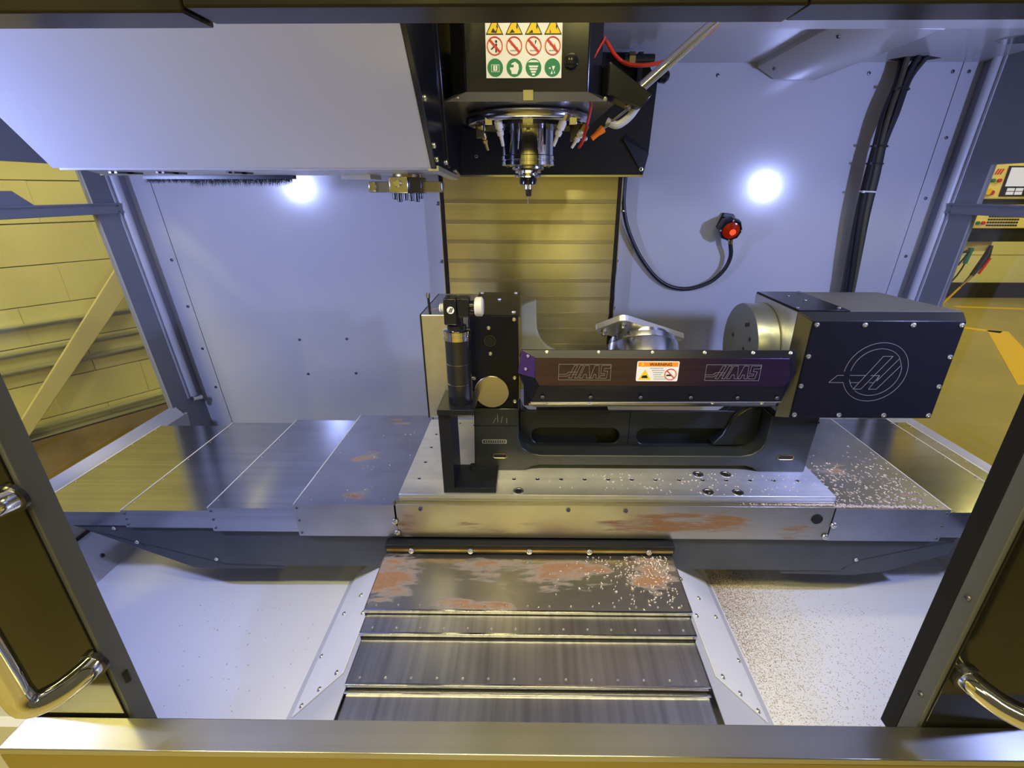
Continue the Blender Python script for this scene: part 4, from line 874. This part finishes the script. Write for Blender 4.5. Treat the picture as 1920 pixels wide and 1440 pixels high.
# coolant ring
MB().torus((SX, SY, 1.908), (0, 0, 1), .150, .0135, 64, 12).build('coolant_ring', STEEL, sh_)
MB().cyl((SX, SY, 1.890), (0, 0, 1), .118, .045, 48).build('ring_hub', DARKSTEEL, sh_)
MB().box(-.020, .004, SY - .152, SY - .120, 1.886, 1.898).build('ring_clip', STEEL, sh_)
sn = MB().lathe([(.060, 0), (.0715, .002), (.0715, .010), (.0695, .011), (.0695, .014), (.0715, .015), (.0715, .024), (.069, .026), (.069, .130)], (SX, SY, 1.800), (0, 0, 1), 64).build('spindle_nose', CHROME, sh_)
MB().lathe([(.040, 0), (.044, .003), (.044, .008), (.036, .010)], (SX, SY, 1.791), (0, 0, 1), 48).build('nose_ring', STEEL, sn)
for a in (0, 60, 120, 180, 240, 300): place(SCREW_ME['d'], 'screw', sn, (SX + .055 * math.cos(R(a)), SY + .055 * math.sin(R(a)), 1.800), (0, 0, -1), .005)
# nozzles round the ring
def nozzle(p, e, m, fit=BRASS, r=.008):
    p, e = Vector(p), Vector(e); d = e - p
    nz = MB().tube([p, p + d * .12, p + d * .14, p + d * .38, p + d * .40, p + d * .46, p + d * .48, p + d * .62, p + d * .64, e], [r * .8, r, r * 1.25, r * 1.2, r * .8, r * .8, r * 1.1, r * 1.0, r * .6, r * .5], 12).build('nozzle', m, sh_)
    MB().cyl(p - d.normalized() * .012, d, r * 1.5, .014, 6).build('fitting', fit, nz)
nozzle((-.082, 1.285, 1.902), (-.070, 1.31, 1.842), PLASTIC, STEEL)
nozzle((.080, 1.285, 1.900), (.056, 1.31, 1.842), PLASTIC, STEEL)
nozzle((-.125, 1.34, 1.880), (-.112, 1.36, 1.836), BRASS, BRASS, .007)
nozzle((.130, 1.32, 1.880), (.104, 1.34, 1.840), PLASTIC, BRASS, .007)
MB().box(-.140, -.118, 1.33, 1.352, 1.862, 1.893).build('valve_block', DARKSTEEL, sh_, bevel=.002)
MB().box(.098, .126, 1.33, 1.352, 1.855, 1.893).build('valve_block', DARKSTEEL, sh_, bevel=.002)
MB().box(-.112, -.094, 1.285, 1.30, 1.886, 1.902).build('ring_block', STEEL, sh_, bevel=.001)
MB().box(.092, .110, 1.285, 1.30, 1.886, 1.902).build('ring_block', STEEL, sh_, bevel=.001)
MB().tube(smoothpath([(.142, 1.27, 1.93), (.135, 1.28, 1.89), (.126, 1.29, 1.85), (.119, 1.30, 1.838), (.127, 1.30, 1.85), (.134, 1.32, 1.87)], 5), .0035, 8).build('red_loop_hose', REDHOSE, sh_)
# sticker panel with pictograms
st = MB().box(-.0995, .0660, 1.2185, 1.2195, 1.9690, 2.105).build('safety_sticker', LABELW, sh_); st['label'] = 'white safety sticker with yellow, red and green pictograms'
cxs = [-.0795, -.0375, .0045, .0460]; yS = 1.2183
def flat(name, pts, m, parent, layer=0): return MB().prism(xz(pts, yS - .0002 * (layer + 1)), (0, .0002, 0)).build(name, m, parent, smooth=0)
def disc2(cx, cz, r_, n=24): return [(cx + r_ * math.cos(2 * math.pi * k / n), cz + r_ * math.sin(2 * math.pi * k / n)) for k in range(n)]
for i, cx in enumerate(cxs):
    # yellow triangles
    z0 = 2.0485
    tri = flat('warning_triangle', [(cx - .0190, z0), (cx + .0190, z0), (cx, z0 + .034)], LABELK, st)
    flat('triangle_fill', [(cx - .0158, z0 + .0022), (cx + .0158, z0 + .0022), (cx, z0 + .0300)], LABELY, tri, 1)
    sym = [[(-.008, .004), (-.003, .012), (.002, .006), (.007, .013), (.004, .003)], [(-.010, .003), (-.004, .010), (.002, .004)], [(-.011, .003), (-.003, .009), (-.001, .003)], [(-.007, .003), (-.007, .010), (-.004, .003)]][i]
    flat('symbol', [(cx + a, z0 + c) for a, c in sym], LABELK, tri, 2)
    flat('symbol', [(cx + a + .003 + i * .0005, z0 + c) for a, c in [(.001, .014), (.003, .021), (.0045, .014), (.003, .009)]], LABELK, tri, 2)
    # red prohibition rings
    z1 = 2.0285
    rg = MB().torus((cx, yS, z1), (0, 1, 0), .0163, .0013, 32, 4).build('ban_ring', LABELR, st)
    a_, c_ = .0115, .0016
    flat('ban_bar', [(cx - a_ - c_, z1 + a_ - c_), (cx - a_ + c_, z1 + a_ + c_), (cx + a_ + c_, z1 - a_ + c_), (cx + a_ - c_, z1 - a_ - c_)], LABELR, rg, 2)
    if i == 0:
        flat('figure', [(cx + .001, z1 - .012), (cx + .004, z1 - .012), (cx + .005, z1 + .004), (cx + .001, z1 + .004)], LABELK, rg, 1); flat('figure_head', disc2(cx + .003, z1 + .008, .0025, 12), LABELK, rg, 1)
        flat('figure', [(cx - .009, z1 - .006), (cx - .007, z1 - .007), (cx + .003, z1 + .001), (cx + .001, z1 + .003)], LABELK, rg, 1)
    else:
        flat('symbol', [(cx - .008, z1 - .009), (cx + .008, z1 - .009), (cx + .008, z1 - .002), (cx + .006, z1 - .002), (cx + .006, z1 - .0075), (cx - .008, z1 - .0075)], LABELGREY, rg, 1)
        flat('symbol', [(cx - .007, z1 + .001), (cx - .005, z1 + .001), (cx - .005, z1 + .009), (cx - .007, z1 + .009)], LABELGREY, rg, 1)
        if i == 2: flat('symbol', [(cx + .003, z1 + .002), (cx + .006, z1 + .008), (cx + .0045, z1 + .012), (cx + .003, z1 + .008)], LABELK, rg, 1)
        if i == 3: flat('flame', [(cx + .001, z1 - .006), (cx + .004, z1 - .007), (cx + .007, z1 - .004), (cx + .004, z1 + .005)], LABELR, rg, 1)
    # green discs
    z2 = 1.9885
    gd = flat('mandatory_disc', disc2(cx, z2, .0172, 32), LABELG, st)
    if i == 0:
        flat('symbol', rrect(cx, z2 - .001, .018, .014, .001), LABELW, gd, 1); flat('symbol', rrect(cx, z2 - .001, .016, .012, .001), LABELG, gd, 2); flat('symbol', rrect(cx, z2 - .001, .009, .010, .001), LABELW, gd, 3)
        flat('symbol', [(cx - .0005, z2 - .004), (cx + .001, z2 - .004), (cx + .001, z2 + .003), (cx - .0005, z2 + .003)], LABELG, gd, 4)
    elif i == 1:
        flat('head_symbol', [(cx - .006, z2 - .012), (cx + .006, z2 - .012), (cx + .010, z2 - .002), (cx + .009, z2 + .006), (cx + .002, z2 + .011), (cx - .006, z2 + .008), (cx - .010, z2 - .002), (cx - .007, z2 - .006)], LABELW, gd, 1)
        flat('goggles', rrect(cx - .005, z2 + .003, .007, .005, .001), LABELG, gd, 2)
    elif i == 2:
        flat('symbol', [(cx - .013, z2 + .010), (cx + .013, z2 + .010), (cx + .006, z2 + .014), (cx - .006, z2 + .014)], LABELW, gd, 1)
        for k, wv in enumerate((.011, .009, .006, .0035)): flat('symbol', [(cx - wv, z2 + .004 - k * .005), (cx + wv, z2 + .004 - k * .005), (cx + wv * .8, z2 + .0005 - k * .005), (cx - wv * .8, z2 + .0005 - k * .005)], LABELW, gd, 1)
    else:
        flat('symbol', [(cx - .009, z2 - .001), (cx - .004, z2 + .001), (cx - .004, z2 - .003)], LABELW, gd, 1); flat('symbol', [(cx - .001, z2 + .003), (cx + .006, z2 + .003), (cx + .002, z2 - .006)], LABELW, gd, 1)
        flat('symbol', [(cx - .004, z2 - .012), (cx - .001, z2 - .005), (cx + .001, z2 - .012)], LABELW, gd, 1); flat('symbol', [(cx + .003, z2 - .011), (cx + .005, z2 - .005), (cx + .006, z2 - .011)], LABELW, gd, 1)
MB().lathe([(.015, 0), (.0155, .003), (.013, .007), (.006, .009), (0, .009)], (.087, 1.22, 2.000), (0, -1, 0), 28).build('black_knob', BLACK, sh_)
# rear plate in front of the column
rp = MB().prism(xz([(-.262, 1.790), (.413, 1.793), (.428, 1.865), (.437, 2.09), (.40, 2.14), (.337, 2.147), (.332, 2.174), (-.33, 2.174), (-.33, 1.9)], 1.905), (0, .02, 0)).build('rear_plate', BLACKSAT, sh_, bevel=.002)
MB().prism([(.413, 1.9045, 1.793), (.428, 1.9045, 1.865), (.345, 1.9045, 1.925), (.330, 1.896, 1.91)], (0, -.003, 0)).build('plate_fold', BLACKSAT, rp)
MB().prism([(-.262, 1.903, 1.793), (-.15, 1.903, 1.793), (-.15, 1.903, 1.86), (-.25, 1.903, 1.93)], (0, -.003, 0)).build('plate_fold', BLACKSAT, rp)
MB().box(-.262, .413, 1.900, 1.906, 1.786, 1.793).build('bottom_hem', STEEL, rp)
screws(rp, [(.350, 1.905, 1.900), (.405, 1.905, 1.812), (.195, 1.905, 1.912), (.22, 1.905, 2.11), (-.200, 1.905, 1.855)], (0, -1, 0), .009, 'b')
MB().box(.355, .372, 1.86, 1.905, 2.04, 2.165).build('mount_bracket', BLACKSAT, rp, bevel=.002)
MB().cyl((.31, 1.87, 2.145), (1, 0, 0), .016, .10, 14).build('mount_bolt', DARKSTEEL, rp)
MB().cyl((.325, 1.87, 2.145), (1, 0, 0), .022, .02, 6).build('nut', BRASS, rp)
MB().lathe([(.010, 0), (.022, .01), (.022, .03), (.012, .04)], (.425, 1.87, 2.10), (1, 0, -.1), 20).build('black_knob', BLACK, rp)
# air arm: black bracket, steel tube, hoses and orange nozzle
MB().hull8([(.160, 1.285, 2.000), (.175, 1.245, 2.008), (.275, 1.232, 1.940), (.262, 1.285, 1.934)], [(.160, 1.285, 1.945), (.172, 1.245, 1.942), (.250, 1.232, 1.912), (.240, 1.285, 1.910)]).build('arm_bracket', BLACK, sh_, bevel=.003)
tbm = MB().tube([(.236, 1.262, 1.945), (.452, 1.262, 2.122)], .0115, 20).build('steel_tube', CHROME, sh_)
MB().tube([(.228, 1.262, 1.925), (.222, 1.262, 1.918)], .011, 14).build('tube_nut', STEEL, tbm)
MB().tube(smoothpath([(.250, 1.262, 1.925), (.232, 1.265, 1.900), (.205, 1.27, 1.883), (.180, 1.275, 1.892)], 5), .009, 12).build('clear_hose', CLEAR, sh_)
MB().tube([(.228, 1.262, 1.918), (.170, 1.27, 1.874)], [.0035, .003], 8).build('needle', STEEL, sh_)
MB().lathe([(.009, 0), (.0095, .004), (.0065, .018), (.006, .034)], (.172, 1.27, 1.876), (-.75, 0, -.62), 16).build('orange_nozzle', ORANGE, sh_)
MB().tube(smoothpath([(.170, 1.29, 2.055), (.195, 1.29, 2.025), (.225, 1.30, 2.012), (.270, 1.30, 2.010), (.320, 1.30, 2.020), (.375, 1.30, 2.052), (.42, 1.30, 2.085), (.44, 1.30, 2.120)], 6), .0045, 10).build('red_hose', REDHOSE, sh_)
MB().tube([(.135, 1.235, 2.005), (.165, 1.262, 2.055)], .002, 6).build('red_line', REDHOSE, sh_)

# tool holder with probe stylus in the spindle
th = thing('probe_tool_holder', 'polished tool holder with thin stylus clamped in the spindle nose', 'tool holder', (SX, SY, 1.703))
MB().lathe([(.024, 0), (.034, .001), (.036, .004), (.034, .007), (.027, .008), (.027, .011), (.034, .012), (.036, .015), (.034, .0185), (.024, .02)], (SX, SY, 1.771), (0, 0, 1), 48).build('flange', CHROME, th)
MB().lathe([(.018, 0), (.023, .002), (.0235, .014), (.022, .018)], (SX, SY, 1.754), (0, 0, 1), 40).build('collar', BLACK, th)
MB().lathe([(.009, 0), (.0105, .002), (.0105, .012), (.012, .014)], (SX, SY, 1.741), (0, 0, 1), 28).build('chuck', STEEL, th)
MB().lathe([(.006, 0), (.008, .004), (.008, .014), (.009, .018)], (SX + .0015, SY, 1.724), (0, 0, 1), 24).build('adapter', DARKSTEEL, th)
MB().lathe([(.0016, 0), (.0020, .004), (.0022, .020), (.003, .022)], (SX, SY, 1.703), (0, 0, 1), 16).build('stylus', STEEL, th)

# ================================================================== TOOL CHANGER
tcv = thing('tool_changer_cover', 'large white slanted sheet metal tool changer cover at upper left', 'machine cover', (-.6, 1.1, 1.78))
k_ = .849
def fy(z): return 1.10 - k_ * (z - 1.784)
MB().prism(yz([(fy(1.784), 1.784), (fy(2.30), 2.30), (fy(2.30) + .01, 2.305), (fy(1.784) + .012, 1.790)], -1.030), (.816, 0, 0)).build('front_panel', WHITE, tcv)
MB().box(-1.03, -.214, fy(2.30), 1.62, 2.305, 2.315).build('top_cover', WHITE, tcv)  # unseen lid added to stop shop light falling in from above
MB().prism(yz([(1.112, 1.79), (fy(2.29) + .012, 2.30), (1.62, 2.30), (1.62, 1.79)], -1.030), (.006, 0, 0)).build('light_block_panel', WHITE, tcv)  # unseen end sheet, added with the lid to block light
MB().box(-1.02, -.214, 1.105, 1.125, 1.780, 1.786).build('bottom_lip', WHITE, tcv)
MB().prism(xy([(-.98, 1.125), (-.21, 1.125), (-.21, 1.36), (-.36, 1.50), (-1.27, 1.50), (-1.20, 1.43)], 1.780), (0, 0, .004)).build('bottom_pan', SIDEALU, tcv)
MB().prism(yz([(1.10, 1.782), (fy(2.3), 2.30), (1.62, 2.30), (1.62, 1.95), (1.385, 1.772), (1.36, 1.770)], -.214), (.012, 0, 0)).build('side_panel', BLACK, tcv, bevel=.002)
MB().prism(yz([(1.24, 1.79), (1.14, 2.30), (1.16, 2.30), (1.26, 1.79)], -.203), (.006, 0, 0)).build('side_fold', BLACK, tcv, bevel=.002)
MB().prism(yz([(1.104, 1.778), (1.40, 1.766), (1.40, 1.776), (1.104, 1.788)], -.22), (.022, 0, 0)).build('side_hem', SIDEALU, tcv)
screws(tcv, [(-.2015, fy(z) + .022, z) for z in (1.80, 1.825, 1.90, 2.02)] + [(-.2015, 1.23, 1.80), (-.2015, 1.25, 1.795), (-.2015, 1.37, 1.786)], (1, 0, 0), .006, 'b')
for x in (-.976, -.865, -.70):
    MB().box(x - .010, x + .010, 1.22, 1.24, 1.776, 1.780).box(x - .010, x - .004, 1.19, 1.27, 1.776, 1.780).box(x + .004, x + .010, 1.19, 1.27, 1.776, 1.780).build('slot_clip', DSCREW, tcv)
MB().box(-1.135, -.69, 1.488, 1.500, 1.770, 1.780).build('brush_holder', BLACKSAT, tcv)
br_ = MB()
for k in range(1300):
    x = rnd.uniform(-1.13, -.70); y = 1.494 + rnd.uniform(-.005, .005); l = rnd.uniform(.010, .022) * (1.2 if x > -1.0 else .75); dx = rnd.gauss(-.003, .006)
    br_.add([(x - .0007, y, 1.772), (x + .0007, y, 1.772), (x + dx, y + rnd.uniform(-.003, .003), 1.772 - l), (x, y + .0008, 1.772)], [(0, 1, 2), (1, 3, 2), (3, 0, 2)])
bo = br_.build('brush_bristles', RUBBER, tcv, smooth=0); bo['kind'] = 'stuff'; bo['label'] = 'black brush bristles'
MB().box(-.52, -.44, 1.40, 1.50, 1.768, 1.780).build('latch_plate', SIDEALU, tcv)
ta = thing('tool_change_arm', 'steel double-ended tool change arm hanging under the white cover', 'tool arm', (-.345, 1.41, 1.71))
MB().prism(xz(rrect(-.346, 1.748, .205, .028, .006), 1.395), (0, .035, 0)).build('arm', mat('arm_steel', (.33, .33, .31), .3, .9), ta, bevel=.002)
MB().box(-.384, -.332, 1.372, 1.40, 1.732, 1.774).build('hub_block', STEEL, ta, bevel=.003)
MB().box(-.330, -.296, 1.372, 1.44, 1.732, 1.772).build('cam_block', DARKSTEEL, ta, bevel=.002)
MB().cyl((-.358, 1.372, 1.757), (0, -1, 0), .010, .010, 20, .002).build('hub_bolt', CHROME, ta)
MB().cyl((-.345, 1.43, 1.770), (0, 0, 1), .040, .012, 32).build('shaft', BRASS, ta)
for x, h, r_ in ((-.374, .018, .007), (-.362, .024, .007), (-.345, .020, .006), (-.330, .022, .006), (-.314, .024, .007), (-.302, .016, .005)):
    MB().cyl((x, 1.39, 1.734), (0, 0, -1), r_, h, 14, .001).build('finger_pin', DARKSTEEL, ta)
MB().box(-.447, -.424, 1.390, 1.434, 1.735, 1.762).build('gripper_end', STEEL, ta, bevel=.004)

# ================================================================== PROBE RECEIVER AND CABLES ON THE BACK WALL
rc = thing('probe_receiver', 'black optical receiver with glowing red lens on the back wall', 'sensor', (.80, 2.07, 1.60))
ax = Vector((-.10, -.95, -.28)).normalized()
MB().prism(xz([(.795, 1.655), (.835, 1.650), (.862, 1.615), (.858, 1.595), (.80, 1.57), (.775, 1.60)], 2.062), (0, .018, 0)).build('mount_plate', BLACKSAT, rc, bevel=.002)
MB().cyl((.815, 2.066, 1.612), ax, .020, .03, 20).build('swivel', BLACKSAT, rc)
bc = Vector((.812, 2.045, 1.606))
bd = MB().lathe([(.030, 0), (.043, .006), (.046, .02), (.046, .050), (.043, .056), (.034, .056)], bc, ax, 8).build('body', BLACK, rc)
MB().lathe([(.034, 0), (.033, .003), (.022, .008), (0, .010)], bc + ax * .054, ax, 28).build('lens', REDLENS, bd)
MB().cyl(bc + ax * .060 + Vector((.006, 0, -.004)), ax, .012, .004, 16).build('lit_led', LEDHOT, bd)
for a in range(4):
    u = ax.orthogonal().normalized(); w = ax.cross(u); q = R(45 + 90 * a)
    place(SCREW_ME['b'], 'screw', bd, bc + ax * .056 + (u * math.cos(q) + w * math.sin(q)) * .040, ax, .004)
screws(rc, [(.852, 2.062, 1.615), (.850, 2.062, 1.600), (.845, 2.062, 1.632)], (0, -1, 0), .004, 'b')
MB().tube([(.822, 2.025, 1.570), (.828, 2.03, 1.535)], [.011, .009], 12).build('cable_gland', BRASS, rc)
cab = thing('receiver_cable', 'black cable looping from the red receiver to the column cover edge', 'cable', (.6, 2.05, 1.34))
MB().tube(smoothpath([(.828, 2.03, 1.535), (.843, 2.045, 1.48), (.825, 2.055, 1.42), (.770, 2.062, 1.367), (.670, 2.065, 1.341), (.570, 2.065, 1.372), (.475, 2.062, 1.468), (.405, 2.055, 1.590), (.378, 2.05, 1.69), (.376, 2.045, 1.80)], 8), .0085, 12).build('cable', CABLE, cab)
MB().torus((.379, 2.05, 1.662), (.1, 0, 1), .012, .003, 16, 6).build('cable_clip', STEEL, cab)
MB().tube([(.366, 2.045, 1.80), (.366, 2.045, 1.70)], .005, 8).build('second_cable', CABLE, cab)
cb = thing('cable_bundle', 'thick bundle of black cables hanging from the roof along the back wall', 'cable bundle', (1.35, 2.02, 1.0))
path = [(1.376, 2.02, 2.18), (1.352, 2.015, 2.112), (1.333, 2.01, 2.002), (1.322, 2.005, 1.904), (1.322, 2.005, 1.792), (1.326, 2.01, 1.655), (1.340, 2.015, 1.50), (1.355, 2.02, 1.344), (1.36, 2.02, 1.10), (1.36, 2.02, .90)]
for k in range(7):
    a = 2 * math.pi * k / 7; pp = []
    for j, p in enumerate(path):
        sp_ = (.040 if j == 0 else .020 if j == 1 else .022 if j == 2 else .016 if j == 3 else .019)
        aa = a + j * .25
        pp.append((p[0] + sp_ * math.cos(aa), p[1] + sp_ * .9 * math.sin(aa), p[2]))
    MB().tube(smoothpath(pp, 5), .0088, 10).build('cable', CABLE2 if k in (1, 4) else CABLE, cb)
for j, z, m in ((0, 1.895, CABLE), (1, 1.835, CABLE), (2, 1.735, PLASTIC), (3, 2.08, CABLE)):
    px = 1.322 if z < 2 else 1.345
    MB().torus((px, 2.006, z), (.05, 0, 1), .027, .003, 24, 6).build('cable_tie', m, cb)
    MB().box(px - .032, px - .024, 1.985, 1.993, z - .004, z + .004).build('tie_head', m, cb)
